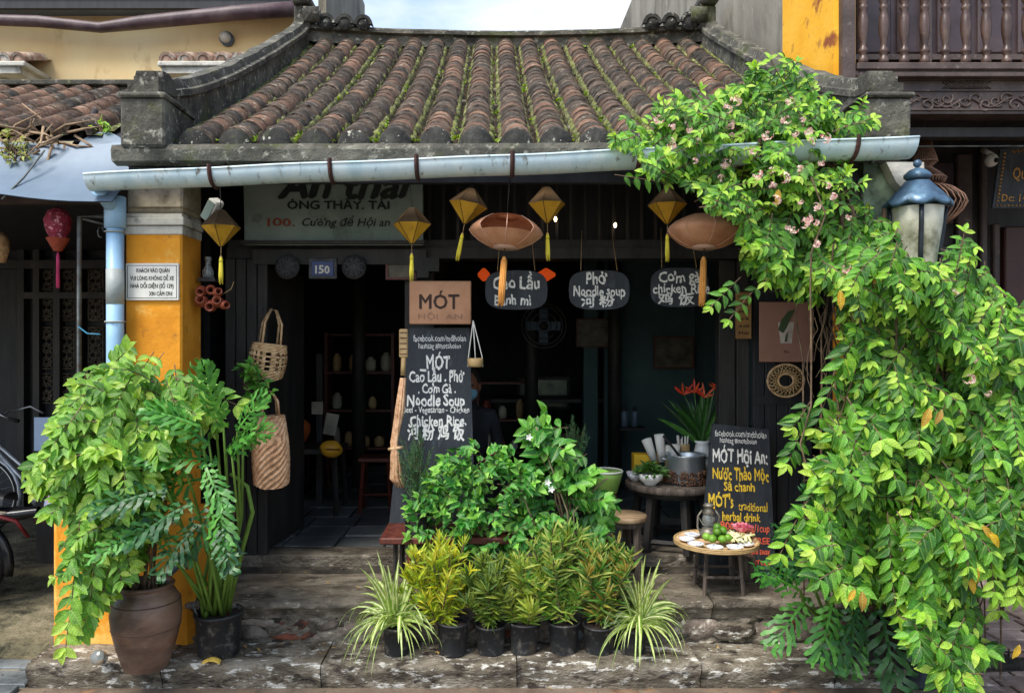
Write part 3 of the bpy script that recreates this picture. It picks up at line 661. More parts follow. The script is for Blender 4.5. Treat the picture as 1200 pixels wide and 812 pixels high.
# tiled hoods on the yellow wall
for k, (px0, px1) in enumerate(((-60, 40), (192, 318))):
    a, c = P(px0, 84, 7.5), P(px1, 62, 7.5); b = B(); b.b2((a.x, 7.35, a.z), (c.x, 7.8, a.z + .05), bev=.01); b.b2((a.x + .03, 7.38, a.z - .06), (c.x - .06, 7.8, a.z)); hd = part('window_hood', b, m_white, uw, world=True)
    b = B(); n = 6; w = (c.x - a.x) / n
    for i in range(n): b.add(*(lambda q: (q.v, q.f))(captile(.075, .07, .4, .025)), 0, True, Matrix.Translation((a.x + w * (i + .5), 7.36, a.z + .055)) @ Matrix.Rotation(.35, 4, 'X'))
    for i in range(n): b.tube([(a.x + w * (i + .5), 7.37, a.z + .045), (a.x + w * (i + .5), 7.40, a.z + .055)], .066, 14)
    b.sheet(lambda u, v: (a.x + (c.x - a.x) * u, 7.40 + .4 * v, a.z + .08 + .14 * v), 2, 2); part('hood_tiles', b, M('hood_tile', ['8a6a58', 'a88a76', '6a4a3c'], 9, .9, .5, rand=.3, stain=('b9b3a5', 16, .5, .62)), lb, world=True)
b = B(); p = P(264, 44, 7.72); b.blob(p, (.055, .06, .055), 14, wob=0); hl = part('round_lamp', b, M('lamp_glass', ['c9c8c0'], 1, .3, 0), uw, world=True)
b = B(); b.tube([(p.x, 7.80, p.z), (p.x, 7.74, p.z)], .07, 18); part('lamp_base', b, m_metal, uw, world=True)
# upper eave: sheet edge, dark soffit, sagging brown pipe
b = B(); b.box((-5.4, 7.68, 5.09), (7.1, .4, .03), rot=(.12, 0, 0)); b.b2((-9, 7.58, 5.0), (-1.86, 7.8, 5.04)); part('upper_eave', b, m_metal, lb, world=True)
b = B(); b.b2((-9, 7.5, 4.95), (-1.86, 7.54, 5.03)); part('eave_fascia', b, m_dark2, lb, world=True)
b = B(); b.tube([(-9, 7.45, 4.9), (-5.3, 7.45, 4.83), (-4.4, 7.45, 4.80), (-3.8, 7.45, 4.74), (-3.4, 7.45, 4.79), (-2.5, 7.45, 4.88), (-1.76, 7.45, 4.93)], [.03, .05, .055, .05, .065, .07, .075], 12); part('brown_drainpipe', b, M('plum_brown_paint', ['3a2a2c', '4d3a3d', '61504f'], 6, .5, .2), lb, world=True)
# bent sheet metal flashing over the porch
def sm(u, v):
    x = -6.0 + 4.12 * u; return (x, 4.12 - .32 * v + .05 * sin(v * 3) - .02 * sin(x * 2), 2.745 - .02 * sin(x * 5) - .335 * v - (.03 * sin(x * 3)) * v + .03 * (1 - v) * (u ** 3))
b = B(); b.sheet(sm, 40, 8); b.sheet(lambda u, v: (lambda p: (p[0], p[1] + .006, p[2] - .004))(sm(1 - u, v)), 40, 8); awn = part('metal_flashing', b, m_metal, lb, world=True)
b = B(); b.sheet(lambda u, v: (-2.10 + .25 * (u - .5) * (1 - v * v * .96) - .02 * v, 4.12 + .08 * v, 2.735 + .115 * v ** .8), 10, 8); part('bent_metal_flap', b, m_metal, awn, world=True)
b = B(); b.tube([(-2.62, 3.98, 2.60), (-2.60, 3.84, 2.42)], .004, 4); b.tube([(-2.32, 3.98, 2.69), (-2.38, 3.9, 2.53), (-2.42, 3.79, 2.40)], .005, 4); part('metal_seam', b, m_frame, awn, world=True)

# ------------------------------------------------------------------ right neighbour
rh = thing('balcony_house', 'dark timber house on the right with turned balusters over a carved beam', 'building', (3.4, 6.2, 0))
b = B(); b.b2((2.165, 5.72, 0), (2.30, 15, 7)); part('grey_side_wall', b, m_conc_l, rh, world=True)
b = B(); b.b2((2.16, 4.86, 3.2), (2.30, 5.718, 6)); part('yellow_side_wall', b, m_yelr, rh, world=True)
b = B(); b.b2((2.165, 4.86, 0), (2.29, 5.71, 3.2)); part('side_post', b, m_brown, rh, world=True)
b = B(); b.b2((2.19, 4.80, 3.13), (2.27, 4.855, 5.5)); part('corner_post', b, m_brown, rh, world=True)
b = B(); b.b2((2.28, 4.79, 3.395), (6, 4.88, 3.44), bev=.006); b.b2((2.28, 4.76, 3.34), (6, 4.9, 3.365), bev=.004); b.b2((2.2, 4.81, 3.366), (6, 4.95, 3.394)); part('bottom_rail', b, m_brown, rh, world=True)
b = B(); b.b2((2.28, 4.79, 4.12), (6, 4.88, 4.18)); part('top_rail', b, m_brown, rh, world=True)
prof = [(.016, 0), (.028, .01), (.03, .03), (.02, .05), (.016, .06), (.028, .075), (.03, .09), (.017, .11), (.016, .125), (.021, .15), (.029, .20), (.032, .25), (.028, .30), (.018, .335), (.026, .35), (.026, .365), (.017, .38), (.029, .40), (.031, .42), (.017, .45), (.02, .5), (.028, .57), (.018, .64), (.02, .68)]
bm_ = B().lathe(prof, n=12).mesh('baluster', m_balus)
for i in range(16):
    part('baluster', bm_, m_balus, rh, loc=Vector((2.335 + .129 * i, 4.835, 3.44)) - chain(rh))
b = B(); b.b2((2.3, 4.83, 3.13), (6, 4.98, 3.34)); cb = part('carved_beam', b, m_brown, rh, world=True)
b = B(); random.seed(11)
for i in range(34):                                            # carved scrolls
    x = 2.42 + i * .062; z = 3.205 + .022 * sin(i * 2.1); s = random.choice((-1, 1)); pts = []
    for k in range(14): a = k * .52 * s + i; rr = .04 * (1 - k / 16); pts.append((x + rr * cos(a) * 1.1, 4.826, z + rr * sin(a)))
    b.tube(pts, [.009 * (1 - .4 * k / 14) for k in range(14)], 5)
b.tube([(2.36 + k * .02, 4.826, 3.20 + .03 * sin(k * .45)) for k in range(120)], .008, 5); part('carved_scrolls', b, m_brown, cb, world=True)
b = B()
for i in range(12):
    x = 2.86 + i * .022
    for s in (-1, 1): b.tube([(x - .03 * s, 4.825, 3.285), (x + .03 * s, 4.825, 3.33)], .004, 4)
for z in (3.27, 3.335, 3.15): b.b2((2.33, 4.818, z), (5, 4.829, z + .008))
part('carved_fret', b, m_brown, cb, world=True)
b = B(); b.b2((2.3, 4.9, 3.30), (6, 6.2, 3.335)); part('balcony_floor', b, m_dark, rh, world=True)
b = B(); b.b2((2.3, 5.75, 3.3), (6, 5.85, 6)); ub = part('upper_wall', b, m_door, rh, world=True)
for i in range(8):
    x = 2.42 + i * .3
    for (z0, z1) in ((3.5, 3.78), (3.84, 4.5)):
        bb = B(); bb.b2((x, 5.715, z0), (x + .25, 5.748, z1), bev=.012); part('wall_panel', bb, m_door, ub, world=True)
b = B(); b.b2((3.18, 5.68, 3.34), (3.25, 5.75, 6)); b.b2((2.3, 5.7, 3.79), (6, 5.745, 3.83)); part('panel_rail', b, m_brown, ub, world=True)
b = B(); b.b2((2.3, 6.2, 0), (7, 6.35, 3.3)); gw = part('ground_wall', b, m_dark, rh, world=True)
for (px0, px1, py0, py1) in ((1076, 1118, 190, 262), (1076, 1118, 288, 352), (1122, 1140, 180, 400), (1150, 1158, 170, 420), (1165, 1173, 262, 420)):
    a, c = P(px0, py0, 6.15), P(px1, py1, 6.15); bb = B(); bb.b2((a.x, 6.15, a.z), (c.x, 6.199, c.z), bev=.01); part('wall_panel', bb, m_brown if px0 > 1120 else m_door, gw, world=True)
bb = B(); a, c = P(1180, 265, 6.1), P(1260, 600, 6.1); bb.b2((a.x, 6.12, a.z), (c.x, 6.199, .1), bev=.01); part('door', bb, M('red_brown_door', ['3a201c', '4a2a24'], 4, .5, .2), gw, world=True)
for z in (3.02,):
    b = B(); b.b2((2.3, 5.0 + (3 - z) * 2, z), (7, 5.08 + (3 - z) * 2, z + .06)); part('porch_beam', b, m_dark, rh, world=True)
b = B(); b.tube([(2.3, 5.05, 2.98), (4.4, 5.05, 2.985)], .006, 5); part('cable', b, m_frame, rh, world=True)
# ================================================================== objects
m_wht = M('white_paint', ['c9c7bd', 'd8d6cc'], 12, .7, .1)
m_chalk = M('white_chalk_paint', ['cfcfc8', 'eeeee8'], 60, .85, .1, stain=('7c8084', 70, .56, .66))
m_cyel = M('yellow_chalk_paint', ['d0a826', 'f0cf45'], 60, .85, .1, stain=('80702c', 70, .57, .68))
m_cred = M('red_chalk_paint', ['d8503c', 'f07a55'], 60, .85, .1)
m_board = M('blackboard', ['22262b', '2b3036', '343a40'], 4, .6, .25, 40, stretch=(3, 3, 1), stain=('4c5258', 9, .56, .75))
m_card = M('brown_cardboard', ['9a6f52', 'b08465', 'b98f70'], 4, .85, .15, 50)
m_blk = M('black_print', ['1c1a19'], 1, .8, 0)
m_straw = M('woven_straw', ['9a7a56', 'c4a278', 'dabb90'], 30, .8, .5, 120)
m_straw2 = M('reddish_woven_straw', ['9c7454', 'c89c76', 'e2bd98'], 30, .8, .5, 120)
m_bamb = M('bamboo', ['9a7e54', 'b89c6c'], 20, .6, .3)
m_redwood = M('red_brown_wood', ['3e1d16', '56291f', '693529'], 6, .5, .3, 30, stretch=(4, 4, .8))
m_grwood = M('weathered_grey_wood', ['3c342e', '5a4f46', '746a60'], 7, .8, .6, 30, stretch=(4, 4, .7), stain=('8c867e', 12, .6, .75))
m_tanwood = M('pale_wood_top', ['6e5a45', '8e765a', 'a58e70'], 6, .6, .4, 40, stretch=(1, 5, 1))
m_cer = M('white_glazed_ceramic', ['cfd0ca', 'dddeda'], 5, .2, .02)
m_alu = M('brushed_aluminium', ['a4aeb4', 'b8c2c8'], 10, .32, .1, 60, metal=.75)
m_terra = M('glazed_brown_terracotta', ['5a2a1e', '7c3c2a', '93523a'], 8, .4, .3, 40)

# left column plate
def notice(px0, px1, py0, py1, Y): pass
root = thing('notice_plate', 'white notice plate with rows of small black capitals on the yellow column', 'sign', (-1.765, 3.998, 1.92))
b = B(); b.b2((-.138, -.014, -.008), (.138, 0, .185), bev=.003); part('plate', b, m_wht, root)
b = B(); 
for (x0, z0, x1, z1) in ((-.128, .004, .128, .006), (-.128, .172, .128, .174), (-.128, .004, -.126, .174), (.126, .004, .128, .174)): b.b2((x0, -.0155, z0), (x1, -.0135, z1))
part('border', b, m_blk, root)
for s, w, x, z in (('KHÁCH VÀO QUÁN', .17, .005, .148), ('VUI LÒNG KHÔNG ĐỂ XE', .225, 0, .108), ('NHÀ ĐỐI DIỆN (SỐ 129)', .222, 0, .068), ('XIN CẢM ƠN!', .12, .045, .028)):
    text(root, s, w, .023, (x, -.0145, z), m_blk, wob=.004, bold=.012)
# shop signboard over the door
root = thing('shop_signboard', 'grey-green painted signboard with brush lettering above the left doorway', 'sign', (-.94, 4.55, 2.28))
m_sg = M('grey_green_board', ['6a7a73', '7a8a82', '88968e'], 3, .8, .3, 30, stain=('39443f', 5, .55, .75))
b = B(); b.box((0, 0, .26), (1.06, .03, .54), rot=(radians(4), 0, 0), bev=.004); part('board', b, m_sg, root)
b = B(); b.box((0, -.002, .005), (1.08, .05, .02)); part('bottom_frame', b, m_dark, root)
m_sgt = M('dark_green_black_paint', ['1a211f', '242c29'], 30, .8, .1); m_sgr = M('faded_red_paint', ['6e3a2e', '8a4a3a'], 30, .8, .1)
for s, w, h, x, z, mm, sl, bo in (('An thái', .74, .17, .05, .345, m_sgt, .25, .035), ('ÔNG THẦY. TÀI', .60, .052, .03, .225, m_sgt, 0, .03), ('100.', .16, .05, -.31, .125, m_sgr, 0, .03), ('Cường để Hội an', .52, .05, .07, .125, m_sgt, .22, .012)):
    text(root, s, w, h, (x, -.018 + (z - .26) * -.07, z), mm, wob=.02, bold=bo, slant=sl)
b = B(); b.box((-.36, -.02, .40), (.06, .008, .01)); b.box((.47, -.02, .40), (.06, .008, .01)); part('dash_marks', b, m_sgt, root)
# house number plaque
root = thing('number_plaque', 'small blue house number plaque reading 150 in a carved frame', 'sign', P(379, 327, 4.64))
b = B(); b.b2((-.085, -.02, 0), (.085, 0, .125), bev=.006); part('frame', b, M('grey_carved_frame', ['35383a', '55585a'], 30, .7, .5), root)
b = B(); b.b2((-.066, -.026, .018), (.066, -.018, .105), bev=.002); part('plate', b, M('blue_enamel', ['20305e', '2b3f78'], 20, .4, .1), root)
text(root, '150', .085, .05, (0, -.027, .056), m_wht, bold=.03)
# oval menu boards
def oval(px, py, w, h, Y, label, lines, rot=0):
    p = P(px, py, Y); s = Y / 900; root = thing('oval_menu_board', label, 'menu board', p, 'hanging oval menu boards')
    b = B(); k = []; hw, hh = w * s / 2, h * s / 2
    for i in range(28):
        a = 2 * pi * i / 28; e = .62; k.append((hw * math.copysign(abs(cos(a)) ** e, cos(a)), hh * math.copysign(abs(sin(a)) ** e, sin(a))))
    b.prism(k, -.009, .009); part('board', b, m_board, root)
    for t, ww, h_, x, z in lines: text(root, t, ww * s, h_ * s, (x * s, -.0095, z * s), m_chalk, wob=.045, bold=.025, seed=px)
    b = B()
    for sx in (-1, 1): b.tube([(sx * hw * .6, 0, hh), (sx * hw * .5, .1, hh + .25)], .002, 4)
    part('cord', b, m_bamb, root)
oval(605, 340, 73, 46, 4.5, 'black oval board lettered with two rows, behind the orange tassel', [('Cao Lầu', 54, 16, 0, 9), ('Bánh mì', 42, 13, -4, -11)])
oval(702, 340, 71, 46, 4.52, 'black oval board for noodle soup with a row of Chinese characters, middle one of three', [('Phở', 24, 14, -3, 14), ('Noodle soup', 60, 12, 0, -1), ('河 粉', 38, 11, -2, -13)])
oval(796, 337, 68, 46, 4.5, 'black oval board for chicken rice, nearest to the flowering vine', [('Cơm gà', 48, 14, 0, 13), ('chicken Rice', 66, 12, 2, -1), ('鸡 饭', 42, 12, -4, -13)])
# cardboard sign
root = thing('cardboard_sign', 'brown cardboard shop sign with rounded corners above the tall blackboard', 'sign', P(516, 380, 4.36), rot=(0, 0, 0))
b = B(); b.b2((-.175, -.008, 0), (.175, .004, .245), bev=.012); part('card', b, m_card, root)
text(root, 'MÓT', .225, .088, (-.005, -.009, .130), M('brown_marker', ['3a2a22'], 1, .8, 0), wob=.008, bold=.02)
text(root, 'HỘI  AN', .25, .032, (.0, -.009, .045), M('light_brown_marker', ['8a6a55'], 1, .8, 0), wob=.01, bold=-.005)
# tall blackboard
root = thing('menu_blackboard', 'tall tapering blackboard with white brush lettering leaning behind the pots', 'menu board', P(510, 613, 4.42), rot=(radians(-2), 0, 0))
s = 4.42 / 900
b = B(); b.prism([(-54 * s, 0), (47 * s, 0), (40 * s, 229 * s), (-31 * s, 229 * s)], 0, .02); part('board', b, m_board, root)
for t, w, h, x, py in (('facebook.com/mdlhoian', 62, 8, 4, 396), ('hashtag #motshoian', 50, 7, 4, 405), ('_MÓT_', 42, 17, 2, 424), ('Cao Lầu . Phở', 65, 13, 1, 441), ('. Cơm Gà .', 44, 12, 1, 455), ('Noodle Soup', 68, 14, 0, 469), ('Beef - Vegetarian - Chicken', 78, 8, 0, 480), ('Chicken Rice.', 66, 13, 2, 493), ('河 粉 鸡 饭', 66, 15, 0, 507)):
    text(root, t, w * s, h * s, (x * s + .004, -.002, (613 - py) * s), m_chalk, wob=.045, bold=.03 if h > 9 else .012, seed=py)
# herbal drink blackboard
root = thing('drink_blackboard', 'blackboard with yellow and white lettering about herbal drink leaning behind the tray', 'menu board', P(868, 677, 4.43), rot=(radians(-3), 0, radians(2)))
s = 4.43 / 900
b = B(); b.prism([(-50 * s, 8 * s), (42 * s, 0), (37 * s, 173 * s), (-30 * s, 180 * s)], 0, .022); part('board', b, m_board, root)
le = -.05
for t, w, h, x, z, mm, bo in (('facebook.com/mdthoian', 62, 8, 3, 156, m_chalk, .01), ('hashtag #motshoian', 44, 7, 0, 148, m_chalk, .01), ('MÓT Hội An:', 65, 17, 2, 130, m_chalk, .03), ('Nước Thảo Mộc', 66, 15, 2, 109, m_cyel, .03), ('Sả chanh', 36, 11, 0, 94, m_cyel, .025), ("MÓT's", 29, 17, -22, 78, m_cyel, .03), ('traditional', 34, 11, 16, 71, m_cyel, .015), ('herbal drink', 45, 11, 2, 59, m_cyel, .025), ('8000', 22, 9, -12, 49, m_cred, .03), ('dong/1cup', 34, 9, 18, 46, m_cred, .015), ('FREE', 18, 8, 26, 31, m_cred, .02), ('Take away', 26, 8, 22, 19, m_cred, .02), ('Street', 22, 8, 24, 7, m_cred, .02)):
    text(root, t, w * s, h * s, (x * s, -.002, (z + 12) * s), mm, wob=.045, bold=bo, lean=le, seed=z)
# poster with drawn cup
root = thing('drink_poster', 'tan poster with a drawing of a drinking glass on the black shutters', 'poster', P(921, 424, 4.56))
b = B(); b.b2((-.16, -.008, 0), (.16, 0, .355), bev=.002); part('sheet', b, M('tan_poster_paper', ['86604c', '967060', '9c7666'], 2, .7, .1), root)
b = B(); b.prism([(-.035, .11), (.03, .11), (.045, .235), (-.05, .235)], -.010, -.0085); part('drawn_glass', b, M('pale_print', ['a89a90', 'c8c2ba'], 30, .7, 0), root)
b = B(); b.prism([(-.05, .19), (-.02, .17), (.0, .2), (.02, .25), (.05, .31), (.01, .30), (-.03, .25)], -.012, -.0105); b.prism([(-.012, .12), (.004, .12), (.008, .18), (-.004, .16)], -.012, -.0105); part('drawn_leaves', b, M('green_print', ['3f5236'], 1, .7, 0), root)
text(root, 'Mót', .03, .02, (0, -.0095, .06), m_blk)
# little hanging bamboo slat sign
root = thing('wooden_slat_sign', 'narrow upright ochre wooden sign with rows of dark writing', 'sign', P(871, 397, 4.6))
b = B(); b.b2((-.047, -.01, 0), (.047, .006, .28), bev=.003); part('slat', b, M('ochre_wood', ['7a5a34', '94713f'], 8, .6, .3), root)
for k, t in enumerate(('Hội An', 'quán', 'nhà cổ', 'trà', 'cà phê', 'Mót')): text(root, t, .06, .018, (0, -.011, .25 - k * .043), m_blk, bold=.02)
# speaker box under the gutter
root = thing('speaker_box', 'small white speaker box tilted under the gutter at the left', 'speaker', P(249, 246, 3.98), rot=(radians(15), radians(38), radians(-10)))
b = B(); b.b2((-.028, -.035, -.06), (.028, .035, .06), bev=.008); part('case', b, m_wht, root)
b = B(); b.b2((-.022, -.039, -.052), (.022, -.034, .052)); part('grille', b, m_sg, root)
# ---- lanterns
m_ylan = M('mustard_lantern_silk', ['8f6a10', 'b0851a', 'b88e22'], 10, .7, .1, 60); m_ylan2 = M('brown_lantern_top', ['33240f', '4a3414'], 10, .8, .1)
m_tass = M('lemon_yellow_tassel', ['c9b82e', 'ddd048'], 30, .7, .2); m_tasso = M('orange_tassel', ['c9883c', 'dd9f52'], 30, .7, .2)
def lantern():
    root = thing('silk_lantern', '', 'lantern', (0, 0, 0), 'mustard pyramid lanterns hanging under the gutter')
    n = 6; r = .1
    def cone(z0, r0, z1, r1):
        b = B(); vs = [(r0 * cos(2 * pi * j / n), r0 * sin(2 * pi * j / n), z0) for j in range(n)] + [(r1 * cos(2 * pi * j / n), r1 * sin(2 * pi * j / n), z1) for j in range(n)]
        return b.add(vs, [(j, (j + 1) % n, (j + 1) % n + n, j + n) for j in range(n)])
    part('lower_shade', cone(-.10, .008, 0, r), m_ylan, root); part('upper_shade', cone(0.0, r * .999, .085, .02), m_ylan2, root)
    b = B()
    for j in range(n): a = 2 * pi * j / n; b.tube([(.02 * cos(a), .02 * sin(a), .085), (r * cos(a), r * sin(a), 0), (.008 * cos(a), .008 * sin(a), -.10)], .002, 4, smooth=False)
    part('frame', b, m_ylan2, root)
    b = B(); b.tube([(0, 0, .08), (0, .02, .22)], .002, 4); part('cord', b, m_blk, root)
    b = B(); b.tube([(0, 0, -.10), (0, 0, -.155)], .0015, 4); b.blob((0, 0, -.155), .007, 8, wob=0); part('string', b, m_bamb, root)
    b = B(); b.tube([(0, 0, -.155), (0, 0, -.17), (0, 0, -.185)], [.006, .010, .009], 10); [b.tube([(.005 * cos(q), .005 * sin(q), -.17), (.009 * cos(q), .009 * sin(q), -.25), (.008 * cos(q + .3), .008 * sin(q + .3), -.28 - .008 * (k_ % 3))], [.004, .0035, .002], 4) for k_, q in enumerate([k * .7 for k in range(9)])]; part('tassel', b, m_tass, root)
    return root
l0 = lantern()
for i, (px, py, Y, ry, lab) in enumerate(((259, 266, 3.95, 0, 'mustard pyramid lantern with lemon tassel beside the yellow column'), (483, 263, 3.98, .02, 'mustard pyramid lantern hanging right above the cardboard sign'), (549, 240, 3.98, .20, 'tilted mustard pyramid lantern, its tassel left of the open peach lantern'),
        (641, 239, 3.98, -.02, 'mustard pyramid lantern hanging in the middle, above right of the open peach lantern'), (782, 240, 3.98, 0, 'mustard pyramid lantern hanging above the chicken rice board near the vine'))):
    o = l0 if i == 0 else dup(l0, (0, 0, 0)); o.location = P(px, py, Y); o.rotation_euler = (0, ry, R(0, 1)); o['label'] = lab
def saucer(px, py, Y, w, label, opening, group='peach saucer-shaped silk lanterns'):
    p = P(px, py, Y); root = thing('saucer_lantern', label, 'lantern', p, group, rot=(radians(-6), radians(4), 0)); s = Y / 900; R_ = w * s / 2; H = R_ * .42
    ms = M('peach_lantern_silk', ['a06c50', 'bc8866', 'cc9c7c'], 5, .65, .15, 60)
    prof = [(.3, .95), (.55, .9), (.8, .55), (.95, .2), (1, 0), (.93, -.25), (.75, -.6), (.5, -.92), (.3, -1.0)]
    n = 24; b = B(); vs = [(R_ * r * cos(2 * pi * j / n), R_ * r * sin(2 * pi * j / n), H * z) for r, z in prof for j in range(n)]; fs = []
    for i in range(len(prof) - 1):
        for j in range(n):
            if opening and 1 <= i <= 4 and j in (15, 16, 17, 18, 19, 20): continue
            q = (j + 1) % n; fs.append((i * n + j, i * n + q, (i + 1) * n + q, (i + 1) * n + j))
    b.add(vs, fs, 0, True); part('silk_shade', b, ms, root)
    rb_ = B()
    for j in range(0, n, 3): rb_.tube([(R_ * 1.005 * r * cos(2 * pi * j / n), R_ * 1.005 * r * sin(2 * pi * j / n), H * z) for r, z in prof], .0022, 4)
    part('frame', rb_, M('lantern_rib', ['c49a80'], 1, .6, 0), root)
    b = B(); b.tube([(0, 0, H * .93), (0, 0, H * 1.05)], R_ * .32, 20); part('top_ring', b, ms, root)
    b = B(); b.tube([(0, 0, -H * .93), (0, 0, -H * 1.08)], R_ * .32, 20); part('bottom_ring', b, M('lantern_ring', ['c2a08c'], 1, .6, 0), root)
    b = B(); b.tube([(0, 0, H), (0, 0, H + .2)], .002, 4); part('cord', b, m_blk, root)
    b = B(); b.tube([(0, 0, -H), (0, 0, -H - .055)], .002, 4); b.blob((0, 0, -H - .03), .007, 6, wob=0); part('string', b, m_blk, root)
    b = B(); b.tube([(0, 0, -H - .05), (0, 0, -H - .065), (0, 0, -H - .29)], [.007, .013, .014], 12, cap=True); [b.tube([(.011 * cos(q), .011 * sin(q), -H - .07), (.014 * cos(q), .014 * sin(q), -H - .2), (.013 * cos(q + .2), .013 * sin(q + .2), -H - .295 - .006 * (k_ % 3))], [.005, .0045, .003], 4) for k_, q in enumerate([k * .63 for k in range(10)])]; part('tassel', b, m_tasso, root)
saucer(593, 272, 3.94, 86, 'peach saucer lantern torn open at the front showing its ribs', True)
saucer(826, 272, 3.94, 86, 'closed peach saucer lantern half behind the vine leaves', False)
m_redl = M('crimson_lantern_silk', ['5c1020', '801a30', '943044'], 30, .7, .2, 60, stain=('c98a94', 40, .56, .62))
root = thing('red_lantern', 'crimson patterned lantern with pink tassel under the porch on the left', 'lantern', P(68, 268, 4.05))
b = B(); b.lathe([(.02, .12), (.07, .10), (.10, .05), (.09, 0), (.05, -.07), (.035, -.10)], n=12); part('shade', b, m_redl, root); root.scale = (.68, .68, .92)
b = B(); b.lathe([(.085, -.055), (.03, -.13)], n=12, caps=False); part('lower_frill', b, M('rust_silk', ['7a2f1c', '9a4228'], 20, .7, .1), root)
b = B(); b.tube([(0, 0, .12), (0, 0, .3)], .002, 4); part('cord', b, m_blk, root)
b = B(); b.tube([(0, 0, -.13), (0, 0, -.16), (0, 0, -.34)], [.004, .013, .014], 8); part('tassel', b, M('magenta_tassel', ['8f1f48', 'b0305c'], 20, .7, .1), root)
root = thing('wicker_lantern', 'brown wicker basket lantern at the far left edge under the porch', 'lantern', P(-2, 292, 4.6))
b = B(); b.lathe([(.03, .1), (.055, .06), (.06, 0), (.04, -.08)], n=14); part('shade', b, m_straw, root); b = B(); b.tube([(0, 0, .1), (0, 0, .35)], .002, 4); part('cord', b, m_blk, root)
m_glow = M('glowing_red_silk', ['9a2416'], 1, .6, 0, emit=('d8501c', .25))
for px, w, lab in ((567, 14, 'small glowing red lantern inside, left of the orange tassel'), (640, 22, 'small glowing red lantern inside, above the edge of the two-row oval board')):
    root = thing('indoor_red_lantern', lab, 'lantern', P(px, 322, 5.4), 'glowing red lanterns in the room')
    b = B(); r = w * 5.4 / 1800; b.lathe([(.01, .045), (r, .01), (r, -.01), (.01, -.045)], n=10, smooth=False); part('shade', b, m_glow, root); b = B(); b.tube([(0, 0, .04), (0, 0, .4)], .002, 4); part('cord', b, m_blk, root)
m_bulb = M('lit_bulb', ['fff0d0'], 1, .3, 0, emit=('ffe0b0', 6))
for px, py, lab in ((721, 264, 'lit bulb on a wire above the noodle soup board'), (651, 257, 'lit bulb on a wire right beside the middle mustard lantern')):
    root = thing('bare_bulb', lab, 'light bulb', P(px, py, 4.72), 'bare bulbs on wires'); b = B(); b.blob((0, 0, 0), (.009, .009, .016), 8, wob=0); part('bulb', b, m_bulb, root); b = B(); b.tube([(0, 0, .016), (0, 0, .25)], .003, 4); part('cord', b, m_blk, root)
# right: wire cage lantern
root = thing('wire_cage_lantern', 'big flared cage lantern of thin brown wires hanging from the dark porch', 'lantern', P(1084, 240, 5.2)); s = 5.2 / 900
prof = [(7, 78), (8, 66), (12, 55), (13, 50), (8, 46), (7, 43), (16, 36), (22, 30), (20, 25), (14, 24), (30, 17), (40, 8), (43, 0), (38, -9), (30, -17), (22, -23)]
m_wire = M('brown_cane_wire', ['6a4c3c', '8a6a54'], 20, .6, .1)
for j in range(34):
    a = 2 * pi * j / 34; b = B(); b.tube([(r * s * cos(a + i * .045), r * s * sin(a + i * .045), z * s) for i, (r, z) in enumerate(prof)], .0042, 4); part('wire_rib', b, m_wire, root)
b = B()
for r, z in (prof[0], prof[3], prof[7], prof[-1]): b.tube([(r * s * cos(k * pi / 12), r * s * sin(k * pi / 12), z * s) for k in range(25)], .006, 4)
b.tube([(0, 0, 78 * s), (0, 0, 78 * s + .25)], .003, 4); part('hoop', b, m_wire, root)
b = B(); b.tube([(0, 0, .12), (0, 0, -.02)], .03, 10); part('lamp_core', b, m_cer, root)
# security camera + spots, right sign
root = thing('security_camera', 'small round white dome camera under the dark right porch', 'camera', P(1162, 188, 5.6)); b = B(); b.blob((0, 0, 0), (.045, .05, .05), 12, wob=.03); part('case', b, m_wht, root); b = B(); b.blob((.005, -.045, -.01), .018, 10, wob=0); part('lens', b, m_blk, root); b = B(); b.tube([(0, 0, .04), (0, .1, .1)], .02, 8); part('mount', b, m_wht, root)
for k, (px, py, lab) in enumerate(((1148, 161, 'left one of the two little spotlights under the balcony'), (1159, 155, 'right and larger one of the two little spotlights under the balcony'))):
    root = thing('porch_spotlight', lab, 'spotlight', P(px, py, 5.4), 'spotlights under the balcony'); b = B(); b.tube([(0, 0, 0), (.01, .06, .03)], .022, 10); part('case', b, m_blk, root); b = B(); b.blob((0, -.003, 0), (.018, .006, .012), 8, wob=0); part('lens', b, m_wht, root)
root = thing('gilt_name_board', 'dark framed name board with gilt border at the right edge under the balcony', 'sign', P(1163, 244, 5.6), rot=(radians(6), 0, 0))
b = B(); b.prism([(0, 0), (.6, 0), (.6, .5), (.03, .42)], 0, .02); part('board', b, m_board, root)
m_gilt = M('gilt_paint', ['8a6228', 'b5873c'], 30, .5, .2)
b = B()
for k in range(14): z = .05 + k * .026; b.blob((.03 + z * .08, -.004, z), (.011, .006, .008), 6)
for k in range(20): b.blob((.03 + k * .028, -.004, .018), (.010, .006, .006), 6)
for k in range(12): b.tube([(.10 + k * .035, -.004, .395 + k * .004), (.12 + k * .035, -.004, .415 + k * .004), (.13 + k * .035, -.004, .39 + k * .005)], .004, 4)
part('gilt_border', b, m_gilt, root); text(root, 'Đc: 148', .22, .055, (.17, -.003, .075), m_gilt, bold=.02); text(root, 'Quán Cà phê', .4, .09, (.33, -.003, .25), m_gilt, bold=.02)
